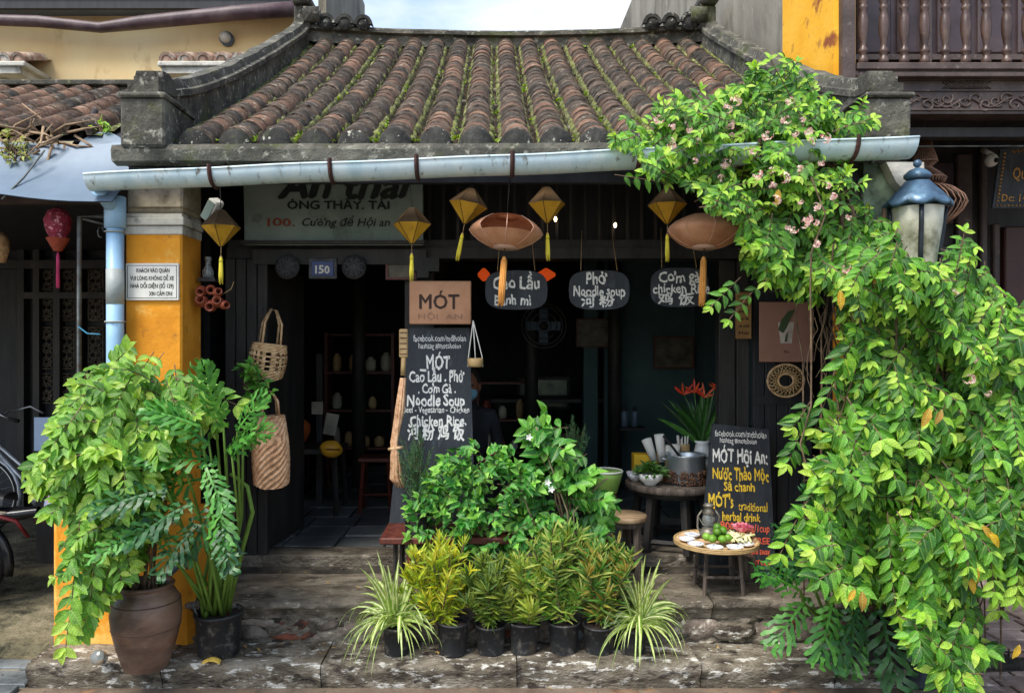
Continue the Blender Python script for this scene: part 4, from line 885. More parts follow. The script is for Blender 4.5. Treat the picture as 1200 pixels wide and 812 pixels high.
# street lamp on its pole rising from the vine
root = thing('street_lamp', 'blue scalloped cap post lamp with frosted panes rising from the vine', 'street lamp', (P(1075, 0, 3.78).x, 3.78, 0))
m_lb = M('blue_grey_lamp_metal', ['34495c', '4a647a', '5a7a90'], 10, .4, .3, 40, metal=.3, stain=('8fa3ad', 14, .6, .75)); m_ln = M('dark_navy_metal', ['1f2429', '2c343b'], 10, .45, .2, metal=.3)
s = 3.78 / 900; Z = lambda py: 1.7 + (400 - py) * s
b = B(); b.tube([(0, 0, 0), (0, 0, Z(345))], .035, 14); b.lathe([(.09, 0), (.09, .05), (.05, .08), (.04, .3)], n=16); part('pole', b, m_ln, root)
b = B(); b.lathe([(.05, Z(345)), (.09, Z(338)), (.06, Z(332)), (.075, Z(326)), (.10, Z(322)), (.10, Z(318)), (.05, Z(317))], n=18); part('collar', b, m_ln, root)
b = B(); n = 16
for i, (r, py) in enumerate(((.085, 318), (.105, 285), (.115, 262), (.112, 245))): pass
pr = [(.078, 322), (.094, 292), (.112, 262), (.118, 244)]
b.lathe([(r, Z(py)) for r, py in pr], n=16, caps=False); part('frosted_pane', b, M('algae_stained_glass', ['8c8b76', 'b4b3a0', 'c4c4b4'], 5, .35, .2, 20, stain=('55553a', 6, .52, .7)), root)
for j in range(4):
    a = -pi / 2 - .35 + j * pi / 2; bb = B(); bb.tube([((r + .004) * cos(a), (r + .004) * sin(a), Z(py)) for r, py in pr], .012, 5); part('cage_bar', bb, m_ln, root)
b = B(); vs = []; rings = [(.152, 240, 1), (.158, 236, 1), (.122, 228, .7), (.085, 220, .4), (.058, 213, 0)]; n = 48
for r, py, sc_ in rings:
    for j in range(n): w = abs(sin(j * pi / 48 * 8)); vs.append((r * (1 - .09 * sc_ * (1 - w)) * cos(2 * pi * j / n), r * (1 - .09 * sc_ * (1 - w)) * sin(2 * pi * j / n), Z(py) - .022 * sc_ * w))
b.add(vs, [(i * n + j, i * n + (j + 1) % n, (i + 1) * n + (j + 1) % n, (i + 1) * n + j) for i in range(4) for j in range(n)] + [tuple(range(n - 1, -1, -1))], 0, True)
cap = part('cap', b, m_lb, root)
b = B(); b.lathe([(.05, Z(211)), (.062, Z(208)), (.062, Z(205)), (.04, Z(200)), (.02, Z(198)), (.012, Z(197))], n=18); b.blob((0, 0, Z(192)), .02, 10, wob=0); part('finial', b, m_lb, cap)

# ---- wall hung things at the left
for k, (x, z, r) in enumerate(((-.055, .05, .026), (-.01, .06, .024), (.035, .045, .024), (-.06, 0, .032), (-.02, -.03, .03), (.03, 0, .028), (.07, -.02, .026))): pass
root = thing('clay_jar_cluster', 'bunch of small brown clay jars strung together on the column edge', 'jars', P(249, 352, 4.12))
for x, z, r, yw in ((-.055, .05, .03, .1), (-.01, .055, .03, .3), (.035, .04, .026, .5), (-.055, -.005, .036, 0), (-.01, -.03, .034, .1), (.03, -.008, .033, .2), (.068, -.025, .026, .7)):
    mt = Matrix.Translation((x, R(-.02, .02), z)) @ Matrix.Rotation(yw, 4, 'Z') @ Matrix.Rotation(pi / 2 + R(-.3, .3), 4, 'X')
    b = B(); b.lathe([(.01, -.03), (r * .8, -.025), (r, 0), (r * .8, .02), (r * .55, .028), (r * .72, .036), (r * .6, .036), (r * .42, .02), (r * .3, 0)], n=14, mat=mt, caps=False); part('clay_jar', b, m_terra, root)
b = B(); b.tube([(.05, 0, .03), (.10, 0, .06), (.115, 0, .10)], .002, 4); part('cord', b, m_bamb, root)
root = thing('glass_bottle', 'small clear glass bottle standing on the beam beside the yellow column', 'bottle', P(244, 326, 4.2))
mg = M('dusty_clear_glass', ['8a908e', 'a5aaa6'], 30, .15, .1, 40); mg.node_tree.nodes['Principled BSDF'].inputs['Transmission Weight'].default_value = .6
b = B(); b.lathe([(.025, 0), (.03, .01), (.03, .04), (.015, .07), (.014, .09), (.02, .11), (.019, .115)], n=14); part('glass', b, mg, root); b = B(); b.b2((-.04, -.04, -.02), (.05, .06, -.002)); part('shelf', b, m_dark, root)
# woven bags
def bag(name, label, p, top, bot, h, mat, handle, depth=.09, tilt=0, pat='net', sag=.03):
    root = thing(name, label, 'bag', p, 'straw bags hung on the left doorway', rot=(0, tilt, .5)); nu, nv = 36, 22
    def f(u, v, o=0):
        a = 2 * pi * u; w = (bot + (top - bot) * v) / 2 + .012 * sin(v * pi); d = depth / 2 * (1 + .35 * sin(v * pi))
        k = (1 if (int(u * nu) + int(v * nv)) % 2 else -1) * .0035
        return ((w + k) * math.copysign(abs(cos(a)) ** .7, cos(a)), (d + k) * math.copysign(abs(sin(a)) ** .7, sin(a)), -h + h * v - sag * (1 - v) * cos(a) ** 2 * -1)
    b = B(); b.sheet(f, nu, nv, smooth=False)
    if pat == 'net':                                        # open weave: take out faces low in the bag
        keep = [(fc, q) for q, fc in enumerate(b.f) if not ((q // nu) in (6, 7, 9, 10, 12, 13, 15, 16) and (q % nu) % 2 == 0)]
        b.f = [k[0] for k in keep]; b.m = [0] * len(b.f); b.sm = [False] * len(b.f)
    b.add([f(j / 16, 0) for j in range(16)], [tuple(range(16))]); part('woven_body', b, mat, root)
    b = B(); b.tube([f(j / 24, 1) for j in range(25)], .006, 5); part('rim', b, mat, root)
    for y in (-1, 1):
        b = B(); b.tube([(-top * .28, y * depth * .4, 0), (-top * .26, y * depth * .3, handle * .6), (-top * .08, y * .01, handle), (top * .08, y * .01, handle * .98), (top * .26, y * depth * .3, handle * .6), (top * .28, y * depth * .4, 0)], .007, 6); part('handle', b, mat, root)
    return root
bag('straw_bag', 'upper tan open-weave straw tote hung by the left doorway', P(316, 404, 4.55), .19, .19, .21, m_straw, .21, .12, .12)
bag('straw_bag', 'lower reddish plaited straw bag hung by the left doorway', P(316, 488, 4.5), .17, .20, .42, m_straw2, .15, .09, -.03, 'plait')
root = thing('beaded_string', 'thin cord that carries the two straw bags', 'cord', P(300, 480, 4.5)); b = B(); b.tube([(0, 0, 0), (-.02, 0, .2), (.04, 0, .6)], .006, 5); part('cord', b, m_dark, root)
# things hung on the tall blackboard
root = thing('hanging_rope_basket', 'little rope cradle with a tan basket hung from the right of the tall blackboard', 'basket', P(557, 430, 4.3))
b = B(); b.lathe([(.035, 0), (.043, .012), (.045, .045), (.04, .05), (.036, .02)], n=14, caps=True); part('basket', b, m_bamb, root)
b = B()
for x in (-.042, 0, .042): b.tube([(x, 0, .0), (x * .9, 0, .06), (-.012, 0, .26)], .003, 4)
part('rope', b, m_wht, root)
root = thing('bamboo_flute_holder', 'notched bamboo stick hung at the left edge of the tall blackboard', 'bamboo stick', P(473, 440, 4.3))
b = B(); b.b2((-.024, -.012, .10), (.024, .012, .26), bev=.006); part('stick', b, m_bamb, root)
b = B(); [b.box((0, -.013, .12 + k * .03), (.04, .004, .005)) for k in range(5)]; part('notches', b, m_redwood, root)
b = B(); b.tube([(0, 0, .1), (-.004, 0, 0)], .014, 6); part('stem', b, m_bamb, root)
root = thing('dried_corn_braid', 'long reddish braid of straw hanging left of the tall blackboard', 'straw braid', P(466, 560, 4.3))
b = B()
for k in range(9):
    a = k * .7; b.tube([(.03 + .012 * cos(a), .012 * sin(a), .56), (.012 + .02 * cos(a), .02 * sin(a), .38), (-.02 + .014 * cos(a + 1), .014 * sin(a), .2), (-.005 + .03 * cos(a), .03 * sin(a), 0), (.02 + .02 * cos(a), .02 * sin(a), -.05)], [.005, .009, .010, .012, .004], 5)
part('strands', b, m_straw2, root)
b = B(); b.tube([(-.05, 0, .16), (0, -.02, .17), (.03, 0, .17)], .01, 5); part('tie', b, m_straw, root)
# woven ring on shutters
root = thing('woven_ring', 'round openwork rattan ring hanging on the black shutters under the poster', 'rattan ring', P(921, 446, 4.56)); s = 4.56 / 900
b = B(); R1, R0 = 21.5 * s, 9 * s
for r in (R1, R0): b.tube([(r * cos(k * pi / 16), 0, r * .88 * sin(k * pi / 16)) for k in range(33)], .007, 6)
part('hoop', b, m_straw, root); b = B()
for j in range(22):
    for dlt in (-1, 1): a = j * 2 * pi / 22; b.tube([(R1 * cos(a), -.004 * dlt, R1 * .88 * sin(a)), (R0 * cos(a + dlt * .8), 0, R0 * .88 * sin(a + dlt * .8))], .0035, 4)
part('lattice', b, m_bamb, root)
root = thing('woven_fish_trap', 'small reddish basketwork piece caught in the vine', 'basket', P(984, 488, 4.0)); b = B(); b.lathe([(.01, -.06), (.035, 0), (.02, .07), (.012, .1)], n=10, mat=Matrix.Rotation(.4, 4, 'Y')); part('weave', b, m_straw2, root)

# ---- tables and stools
def leg(parent, p0, p1, w, mat, name='leg', round_=False):
    b = B()
    if round_: b.tube([p0, p1], [w, w * .85], 8)
    else: b.tube([p0, p1], w * .72, 4, smooth=False)
    part(name, b, mat, parent)
def round_table(name, label, loc, r, h, th, mat_top, mat_leg, spread=.8, n=4, legw=.03, rail=.12, group=None, shape='leg'):
    root = thing(name, label, 'stool' if 'stool' in name else 'table', loc, group)
    b = B(); b.lathe([(r * .97, h - th), (r, h - th * .8), (r * 1.005, h - th * .2), (r * .98, h), (.0, h + .001)], n=28, wob=.02); part('top', b, mat_top, root)
    b = B(); b.lathe([(r * .8, h - th - .035), (r * .8, h - th)], n=20); part('apron', b, mat_leg, root)
    for k in range(n):
        a = pi / n + 2 * pi * k / n + .2; leg(root, (r * spread * .85 * cos(a), r * spread * .85 * sin(a), h - th), (r * spread * 1.08 * cos(a), r * spread * 1.08 * sin(a), 0), legw, mat_leg)
    for k in range(n):
        a0 = pi / n + 2 * pi * k / n + .2; a1 = a0 + 2 * pi / n; rr = r * spread
        leg(root, (rr * cos(a0), rr * sin(a0), rail), (rr * cos(a1), rr * sin(a1), rail), legw * .6, mat_leg, 'rail')
    return root
round_table('round_stool', 'weathered round stool with a pale wooden top on the porch', (P(732, 0, 4.45).x, 4.45, .34), .128, .36, .03, m_tanwood, m_grwood, .78, 3, .032, .12)
tb = round_table('round_table', 'dark round wooden table holding the pot, bowls and cups', (P(785, 0, 4.9).x, 4.88, .405), .285, .41, .045, m_grwood, m_dark, .8, 6, .04, .06)
root = thing('tray_stand', 'low grey square wooden stand under the woven tray of limes', 'stand', (P(842, 0, 4.2).x, 4.2, .34))
b = B(); b.b2((-.11, -.11, .22), (.11, .11, .25), bev=.004); part('top', b, m_grwood, root)
for sx in (-1, 1):
    for sy in (-1, 1): leg(root, (sx * .09, sy * .09, .22), (sx * .105, sy * .10, 0), .016, m_grwood)
    leg(root, (sx * .1, -.1, .10), (sx * .1, .1, .10), .012, m_grwood, 'rail')
for sy in (-1, 1): leg(root, (-.1, sy * .1, .10), (.1, sy * .1, .10), .012, m_grwood, 'rail')
b = B(); b.blob((.2, .12, .06), (.09, .09, .07), 12, wob=.1)
o = solo('wooden_log', B().tube([(1.44, 4.42, .34), (1.44, 4.42, .47)], .07, 12), m_grwood, 'short dark round log behind the tray stand', 'log')
root = thing('woven_tray', 'round flat bamboo tray with blue-patterned saucers on the low stand', 'tray', (P(838, 0, 4.2).x, 4.18, .592))
b = B(); b.lathe([(0, 0), (.19, .0), (.215, .012), (.225, .028), (.217, .03), (.20, .012), (0, .006)], n=36, caps=False); part('tray_bottom', b, m_straw, root)
b = B()
for k in range(3): b.tube([(.221 * cos(a * pi / 24), .221 * sin(a * pi / 24), .012 + k * .008) for a in range(49)], .006, 5)
part('rim', b, m_bamb, root)
TZ = .60; TX, TY = root.location.x, 4.18
m_bw = M('blue_white_porcelain', ['dfe2e4', 'e4e6e6', '2a3f8a'], 70, .2, 0)
for k in range(9):
    a = 2 * pi * k / 9 + .2; b = B(); b.lathe([(.015, 0), (.035, .006), (.045, .018), (.043, .018), (.02, .008), (0, .006)], n=14, c=(TX + .155 * cos(a), TY + .155 * sin(a), TZ + .007))
    solo('blue_saucer', b, m_bw, 'blue and white saucer on the bamboo tray, ' + ['at its right edge', 'at its back right below the lotus', 'at its back centre by the lantern', 'at its back left behind the lantern', 'at its left edge, the rear one', 'at its left edge, the front one', 'at its front left corner', 'at its front centre below the limes', 'at its front right below the lemongrass'][k], 'saucer', 'blue and white saucers round the tray')
m_lime = M('lime_skin', ['3f6a1c', '5c8a28', '7aa03a'], 10, .35, .2, 90, rand=.2)
k = -1
for x, y, z in ((-.03, -.09, 0), (.02, -.10, 0), (.06, -.07, 0), (-.0, -.05, 0), (.045, -.03, 0), (-.05, -.05, 0), (0, -.075, .035), (.035, -.06, .038), (.01, -.045, .05)):
    k += 1; b = B(); b.blob((TX + x - .01, TY + y + .02, TZ + .045 + z), (.024, .024, .022), 10, wob=.04); solo('lime', b, m_lime, 'green lime in the tray heap, ' + ['front left one of the bottom layer', 'front middle one of the bottom layer', 'rightmost one at the front', 'hidden one in the heart of the heap', 'right one at the back', 'leftmost one at the back', 'left one of the upper layer', 'right one of the upper layer', 'topmost one of all'][k], 'lime', 'limes heaped on the tray')
b = B()
for i in range(26): x = R(-.1, .02); b.tube([(TX + .1 + R(-.05, .07), TY - .04 + R(-.05, .06), TZ + .03), (TX + .12 + R(-.06, .08), TY + R(-.06, .06), TZ + .06)], R(.004, .009), 6)
solo('lemongrass_heap', b, M('pale_lemongrass', ['a9a86a', 'cfcb98', 'dedcb8'], 20, .6, .2), 'heap of pale cut lemongrass on the right of the tray', 'lemongrass')
# lotus
root = thing('pink_lotus', 'pink lotus blossom lying at the right of the bamboo tray', 'flower', (TX + .15, TY + .02, TZ + .05)); mp_ = LM('pink_petal', ['d8607c', 'e88ca0', 'f0b0bc'], .3, .5)
pv, pmh = leafmesh('petal', mp_, .55, .6, -.25)
for ring in range(3):
    for k in range(8):
        a = k * pi / 4 + ring * .4; el = .35 + ring * .4; t = Vector((cos(a) * cos(el), sin(a) * cos(el), sin(el))); o = part('petal', pmh, mp_, root); o.matrix_local = frame(Vector((0, 0, 0)), t, Vector((-cos(a), -sin(a), 1.2)), .075 - ring * .008)
# hurricane lantern
root = thing('hurricane_lantern', 'old pewter hurricane lantern standing at the back of the tray', 'lantern', (TX - .01, TY + .11, TZ + .005)); m_pew = M('pewter', ['5a564e', '7c776c', '8f8a80'], 14, .45, .3, 50, metal=.5, stain=('3a2f26', 10, .58, .72))
b = B(); b.lathe([(.045, 0), (.05, .01), (.05, .035), (.035, .05), (.03, .06)], n=18); part('tank', b, m_pew, root)
b = B(); b.lathe([(.022, .06), (.036, .08), (.036, .11), (.024, .135)], n=18, caps=False); part('glass', b, mg, root)
b = B(); b.lathe([(.028, .132), (.036, .14), (.024, .155), (.026, .175), (.034, .178), (.02, .19), (.0, .195)], n=18); part('chimney', b, m_pew, root)
for sx in (-1, 1): b = B(); b.tube([(sx * .045, 0, .03), (sx * .062, 0, .06), (sx * .06, 0, .12), (sx * .035, 0, .155)], .006, 6); part('side_tube', b, m_pew, root)
b = B(); b.tube([(-.06, 0, .12), (-.04, -.03, .08), (0, -.045, .055), (.04, -.03, .08), (.06, 0, .12)], .0025, 4); part('bail', b, m_pew, root)
# things on the round table
T0 = tb.location + Vector((0, 0, .412)); sT = 4.75 / 900
root = thing('cooking_pot', 'aluminium pot wrapped at the base in brown bead strands on the round table', 'pot', (P(803, 0, 4.8).x, 4.80, T0.z))
b = B(); b.lathe([(.11, 0), (.122, .02), (.124, .17), (.131, .178), (.128, .182), (.118, .17), (.112, .03), (0, .02)], n=30); part('body', b, m_alu, root)
b = B(); m_bead = M('brown_beans', ['2c1a12', '5a3c2a', '8a6a4c'], 40, .4, .2)
for i in range(380): a = R(0, 2 * pi); z = R(.005, .085); b.blob((.128 * cos(a), .128 * sin(a), z), (.009, .009, .007), 5, wob=.1)
part('bead_wrap', b, m_bead, root, kind='stuff')
for sx in (-1, 1): b = B(); b.tube([(sx * .122, -.03, .15), (sx * .15, -.02, .155), (sx * .15, .02, .155), (sx * .122, .03, .15)], .006, 6); part('handle', b, m_alu, root)
b = B(); b.tube([(.0, 0, .12), (-.09, .02, .24), (-.13, .03, .29)], .008, 6); b.tube([(.0, 0, .12), (-.07, .04, .22), (-.11, .05, .27)], .006, 6); part('ladle_handle', b, m_blk, root)
root = thing('white_bowl', 'white bowl heaped with dark green herbs on the round table', 'bowl', (P(762, 0, 4.72).x, 4.72, T0.z))
b = B(); b.lathe([(.035, 0), (.04, .012), (.068, .035), (.082, .075), (.078, .075), (.06, .04), (0, .03)], n=24); part('bowl', b, m_cer, root)
hv = [leafmesh('herb_leaf', LM('dark_herb', ['1f3d14', '2f5a1c', '4a7a2a'], .2), .3, .3, .2, 'lance')]
lv = []
for i in range(260): a = R(0, 6.28); r = R(0, .085); p = root.location + Vector((r * cos(a), r * sin(a), R(.06, .10) + .03 * (1 - r / .08))); lv.append((frame(p, Vector((cos(a), sin(a), R(-.3, 1))), Vector((R(-1, 1), -1, 1)), R(.03, .055)), 0))
leafset(root, lv, hv, 60, 'herb_leaf')
root = thing('blue_rim_bowl', 'small blue and white bowl behind the herbs bowl', 'bowl', (P(744, 0, 4.85).x, 4.85, T0.z)); b = B(); b.lathe([(.02, 0), (.045, .03), (.055, .06), (.05, .06), (0, .02)], n=20); part('bowl', b, m_bw, root)
solo('yellow_box', B().b2((.92, 4.98, T0.z), (1.08, 5.08, T0.z + .15), bev=.003), M('bright_yellow_card', ['c9a01c', 'd9b22c'], 5, .6, .1), 'bright yellow box standing behind the bowl of herbs', 'box')
for k, (x, rz, h) in enumerate(((1.045, .35, .19), (1.09, .1, .22), (1.13, -.1, .17), (1.155, -.12, .18))):
    b = B(); b.lathe([(.022, 0), (.033, h * .8), (.031, h * .8), (.02, .01)], n=14, mat=Matrix.Translation((x, 4.95 - k * .012, T0.z + .08 + .03 * (k < 2))) @ Matrix.Rotation(rz * -1, 4, 'Y'))
    solo('paper_cup_stack', b, m_wht, ['white paper cups leaning far left behind the pot', 'white paper cups standing tallest behind the pot', 'white paper cups beside the bamboo straw holder, left of the pair', 'white paper cups touching the bamboo straw holder'][k], 'cups', 'white paper cups behind the pot')
root = thing('straw_holder', 'round bamboo holder full of straws behind the pot', 'straw holder', (P(801, 0, 4.95).x, 4.97, T0.z)); b = B(); b.lathe([(.038, 0), (.042, .05), (.045, .22), (.04, .22), (.034, .02)], n=16); part('holder', b, m_bamb, root)
for k in range(9): a = k * .7; b = B(); b.tube([(.015 * cos(a), .015 * sin(a), .05), (.036 * cos(a), .036 * sin(a), .255 + R(0, .03))], .004, 5); part('straw', b, m_wht, root)
# vase and bird-of-paradise style flowers
VX = P(823, 0, 5.0).x
root = thing('white_vase', 'cream ceramic vase holding the orange heliconias', 'vase', (VX, 5.0, T0.z)); b = B(); b.lathe([(.04, 0), (.065, .04), (.07, .12), (.05, .19), (.042, .22), (.055, .24), (.05, .24), (.035, .21)], n=22, wob=.05); part('body', b, m_cer, root)
root = thing('heliconia_bouquet', 'bouquet of orange-red heliconias with long green leaves in the cream vase', 'flowers', (VX, 5.0, T0.z + .2))
m_hl = LM('heliconia_leaf', ['1d3d18', '2f5c22', '4a7c30'], .25); m_hf = LM('heliconia_orange', ['c8301c', 'e0522c', 'ec7a48'], .3)
def blade(p, d, L_, w, mat_l, droop, nseg=8, mid=None, twist=0):
    b = B(); p = Vector(p); d = Vector(d).normalized(); side = d.cross(Vector((0, -1, .3))); side = side.normalized() if side.length > .05 else Vector((1, 0, 0)); vs = []
    for i in range(nseg + 1):
        t = i / nseg; ww = w * (sin(pi * min(1, .12 + t * .88)) ** .6) * (1 if t < .98 else .1); ww = w * max(.03, math.sin(pi * (.1 + .9 * t)) ** .7)
        nn = side.cross(d).normalized(); vs += [p - side * ww + nn * ww * .3, p - side * ww * .34, p + side * ww * .34, p + side * ww + nn * ww * .3]
        d = (d + Vector((0, 0, -droop / nseg * (.4 + 1.6 * t)))).normalized(); p = p + d * (L_ / nseg)
    for i in range(nseg):
        a = i * 4
        for k in range(3): b.add([], [(a + k, a + k + 1, a + k + 5, a + k + 4)], 1 if (mid and k == 1) else 0, True) if False else None
    fs = [(i * 4 + k, i * 4 + k + 1, i * 4 + k + 5, i * 4 + k + 4) for i in range(nseg) for k in range(3)]; o = len(b.v)
    b.v += [tuple(v) for v in vs]; b.f += fs; b.m += [1 if (mid and i % 3 == 1) else 0 for i in range(len(fs))]; b.sm += [True] * len(fs)
    return b
for k in range(26):
    a = R(-1, 1); yy = R(-.5, .5); d = (a * .75, yy * .6, R(.75, 1.2)); part('leaf', blade((R(-.02, .02), R(-.02, .02), 0), d, R(.24, .42), R(.011, .018), m_hl, R(.1, .9)), m_hl, root)
part('leaf', blade((0, 0, 0), (.8, -.2, .55), .40, .018, m_hl, .5), m_hl, root); part('leaf', blade((0, 0, 0), (-.75, -.1, .6), .36, .018, m_hl, .3), m_hl, root)
for x, z in ((-.13, .36), (-.06, .37), (.01, .34), (.10, .38)):
    b = B(); b.tube([(0, 0, 0), (x * .6, 0, z * .6), (x, -.02, z)], .004, 5); part('stem', b, m_hl, root); b = B()
    for q in range(6): bb = blade((x, -.02, z - .02), (R(-1.1, 1.1), R(-.5, .2), R(.2, 1)), R(.06, .11), .007, m_hf, -.1, 4); b.v, off = b.v, len(b.v); b.add(bb.v, bb.f, 0, True)
    part('blossom', b, m_hf, root)
# green enamel basin on a stool
root = thing('green_basin', 'lime green enamel basin on a stand behind the white-flowered bush', 'basin', (P(709, 0, 4.7).x, 4.7, .77)); mlg = M('lime_enamel', ['5f8a3a', '7aa04c', '86ad5a'], 4, .35, .05)
b = B(); b.lathe([(.065, 0), (.075, .01), (.10, .10), (.108, .135), (.102, .14)], n=26, caps=True); part('basin', b, mlg, root); b = B(); b.tube([(.106 * cos(k * pi / 14), .106 * sin(k * pi / 14), .139) for k in range(29)], .006, 6); part('rim', b, m_cer, root)
round_table('basin_stand', 'dark slim stand under the lime green basin', (P(707, 0, 4.7).x, 4.7, .405), .085, .362, .02, m_redwood, m_dark, .8, 3, .02, .1)
# red-brown bench behind the pots, and its legs
root = thing('plant_bench', 'dark brown wooden bench standing behind the potted plants', 'bench', (.0, 4.35, .34))
b = B(); b.b2((-.60, -.27, .28), (.62, .12, .315), bev=.006); part('top', b, m_redwood, root)
for x in (-.52, -.44, .55): leg(root, (x, -.22, .28), (x, -.24, 0), .026 if x > -.5 else .018, m_redwood if x > -.5 else m_dark); leg(root, (x, .08, .28), (x, .09, 0), .02, m_dark)
# indoor furniture
def rstool(label, loc, w=.26, h=.42):
    root = thing('wooden_stool', label, 'stool', loc, 'low stools in the room'); b = B(); b.b2((-w / 2, -.11, h - .03), (w / 2, .11, h), bev=.004); part('seat', b, m_redwood, root)
    for sx in (-1, 1):
        for sy in (-1, 1): leg(root, (sx * w * .36, sy * .08, h - .03), (sx * w * .46, sy * .1, 0), .02, m_redwood)
        leg(root, (sx * w * .42, -.09, .14), (sx * w * .42, .09, .14), .014, m_redwood, 'rail')
    leg(root, (-w * .42, -.09, .14), (w * .42, -.09, .14), .014, m_redwood, 'rail')
rstool('red-brown wooden stool standing inside the left doorway', (P(442, 0, 5.9).x, 5.9, .40)); rstool('dark stool deeper in the room behind the helmets', (P(372, 0, 6.9).x, 6.9, .40)); rstool('dark stool at the back of the room behind the basin', (P(668, 0, 7.4).x, 7.4, .40))
def itable(label, loc, w, d, h, mt):
    root = thing('indoor_table', label, 'table', loc, 'tables in the room'); b = B(); b.b2((-w / 2, -d / 2, h - .04), (w / 2, d / 2, h), bev=.004); part('top', b, mt, root)
    for sx in (-1, 1):
        for sy in (-1, 1): leg(root, (sx * w * .44, sy * d * .4, h - .04), (sx * w * .47, sy * d * .44, 0), .03, mt)
itable('dark table inside the left doorway carrying an orange bundle', (P(355, 0, 5.9).x, 5.9, .40), .62, .4, .50, m_dark); itable('dark counter table at the back centre of the room', (P(640, 0, 7.6).x, 7.6, .40), 1.1, .5, .75, m_dark)
b = B(); b.blob((P(342, 0, 5.85).x, 5.85, 1.02), (.14, .1, .11), 14, wob=.12); solo('orange_bundle', b, M('rust_orange_cloth', ['a8501f', 'c86c34'], 6, .8, .3), 'rounded rust-orange bundle on the table inside the left doorway', 'bundle')
root = thing('yellow_helmet', 'dull yellow painted gourd hanging dimly in the left doorway', 'ornament', P(388, 526, 5.6)); b = B(); b.blob((0, 0, 0), (.085, .06, .065), 14, wob=.08); part('shell', b, M('ochre_gourd', ['c08c22', 'dca530'], 5, .5, .2), root)
b = B(); b.tube([(-.07, -.035, .0), (.0, -.064, .005), (.07, -.035, .0)], .005, 5); part('painted_bands', b, m_redwood, root)
root = thing('wall_mirror', 'wide framed mirror dimly reflecting the street at the back of the room', 'mirror', P(637, 476, 7.9)); mm = M('dark_mirror', ['2a302c', '4a5246'], 9, .3, 0, metal=.6); b = B(); b.b2((-.24, 0, 0), (.24, .02, .27)); part('glass', b, mm, root)
b = B(); [b.b2(*q) for q in (((-.27, -.01, -.03), (.27, .025, -.001)), ((-.27, -.01, .271), (.27, .025, .30)), ((-.27, -.01, 0), (-.241, .025, .27)), ((.241, -.01, 0), (.27, .025, .27)))]; part('frame', b, m_dark, root)
for px, py, w, h, lab in ((697, 405, 40, 30, 'small dark framed picture on the back wall under the noodle board'), (790, 430, 44, 34, 'framed picture on the teal wall behind the heliconias'), (470, 325, 30, 26, 'tiny dark picture beside the number plaque')):
    Y = 7.1 if px > 600 else 4.66; root = thing('framed_picture', lab, 'picture', P(px, py, Y), 'dark pictures in the room'); s = Y / 900; b = B(); b.b2((-w * s / 2, 0, 0), (w * s / 2, .015, h * s)); part('picture', b, M('faded_picture', ['3a3630', '57503f', '6a6350'], 12, .5, .1), root)
    b = B(); e = .015; [b.b2(*q) for q in (((-w * s / 2 - e, -.008, -e), (w * s / 2 + e, .01, -.001)), ((-w * s / 2 - e, -.008, h * s + .001), (w * s / 2 + e, .01, h * s + e)), ((-w * s / 2 - e, -.008, 0), (-w * s / 2 - .001, .01, h * s)), ((w * s / 2 + .001, -.008, 0), (w * s / 2 + e, .01, h * s)))]; part('frame', b, m_redwood, root)
root = thing('wall_fan', 'round dark wall fan dimly seen below the two-row oval board', 'fan', P(637, 382, 6.6)); b = B(); [b.tube([(r * cos(k * pi / 12), -.05, r * sin(k * pi / 12)) for k in range(25)], .005, 4) for r in (.06, .11, .16, .19)]; part('guard', b, m_frame, root)
for k in range(4): bb = B(); bb.box((.08, 0, 0), (.13, .01, .08), rot=(.4, 0, 0), mat=Matrix.Rotation(k * pi / 2, 4, 'Y')); part('blade', bb, m_metal, root)
b = B(); b.tube([(0, -.03, 0), (0, .12, 0)], .04, 12); part('hub', b, m_dark, root)
for px, lab in ((732, 'left one of two pale thermos flasks far back behind the bowls'), (744, 'right one of two pale thermos flasks far back behind the bowls')):
    root = thing('thermos', lab, 'thermos', P(px, 500, 6.6), 'thermos flasks at the back'); b = B(); b.lathe([(.03, 0), (.032, .12), (.02, .14)], n=12); part('body', b, m_metal, root); b = B(); b.lathe([(.018, .14), (.02, .17)], n=12); part('cup', b, m_dark, root)
solo('side_shelf', B().b2((P(725, 500, 6.6).x, 6.5, P(0, 503, 6.6).z), (P(755, 0, 6.6).x, 6.75, P(0, 500.3, 6.6).z)), m_dark, 'dark shelf under the two flasks', 'shelf')

# cupboards and jars dimly seen in the room
m_pale = M('faded_pale_paint', ['8a8678', 'b0ab9a'], 6, .7, .2)
def shelfunit(label, x0, x1, Y, z0, zs, seed):
    random.seed(seed); root = thing('wall_shelf', label, 'shelf', ((x0 + x1) / 2, Y, z0), 'shelves in the room'); w = x1 - x0; h = zs[-1] + .03
    for sx in (-1, 1): b = B(); b.b2((sx * w / 2 - .015, -.12, 0), (sx * w / 2 + .015, .12, h)); part('side_board', b, m_redwood, root)
    for z in zs: b = B(); b.b2((-w / 2 + .016, -.12, z), (w / 2 - .016, .12, z + .02)); part('shelf_board', b, m_redwood, root)
    for z in zs[:-1]:
        x = -w / 2 + .08; kk = 0
        while x < w / 2 - .06:
            r = R(.03, .055); hh = R(.09, .19); b = B(); b.lathe([(r * .8, 0), (r, hh * .3), (r * .9, hh * .8), (r * .5, hh * .9), (r * .55, hh)], n=12, c=(root.location.x + x, Y, z0 + z + .021))
            solo('storage_jar', b, random.choice((m_pale, m_cer, m_terra, m_bamb)), ['first', 'second', 'third', 'fourth', 'fifth', 'sixth', 'seventh'][kk] + ' small jar from the left on the ' + ['bottom', 'second', 'third', 'top'][list(zs).index(z)] + ' board of the ' + ('tall' if seed == 1 else 'low') + ' shelf', 'jar', 'jars on the room shelves'); x += r * 2 + R(.03, .09); kk += 1
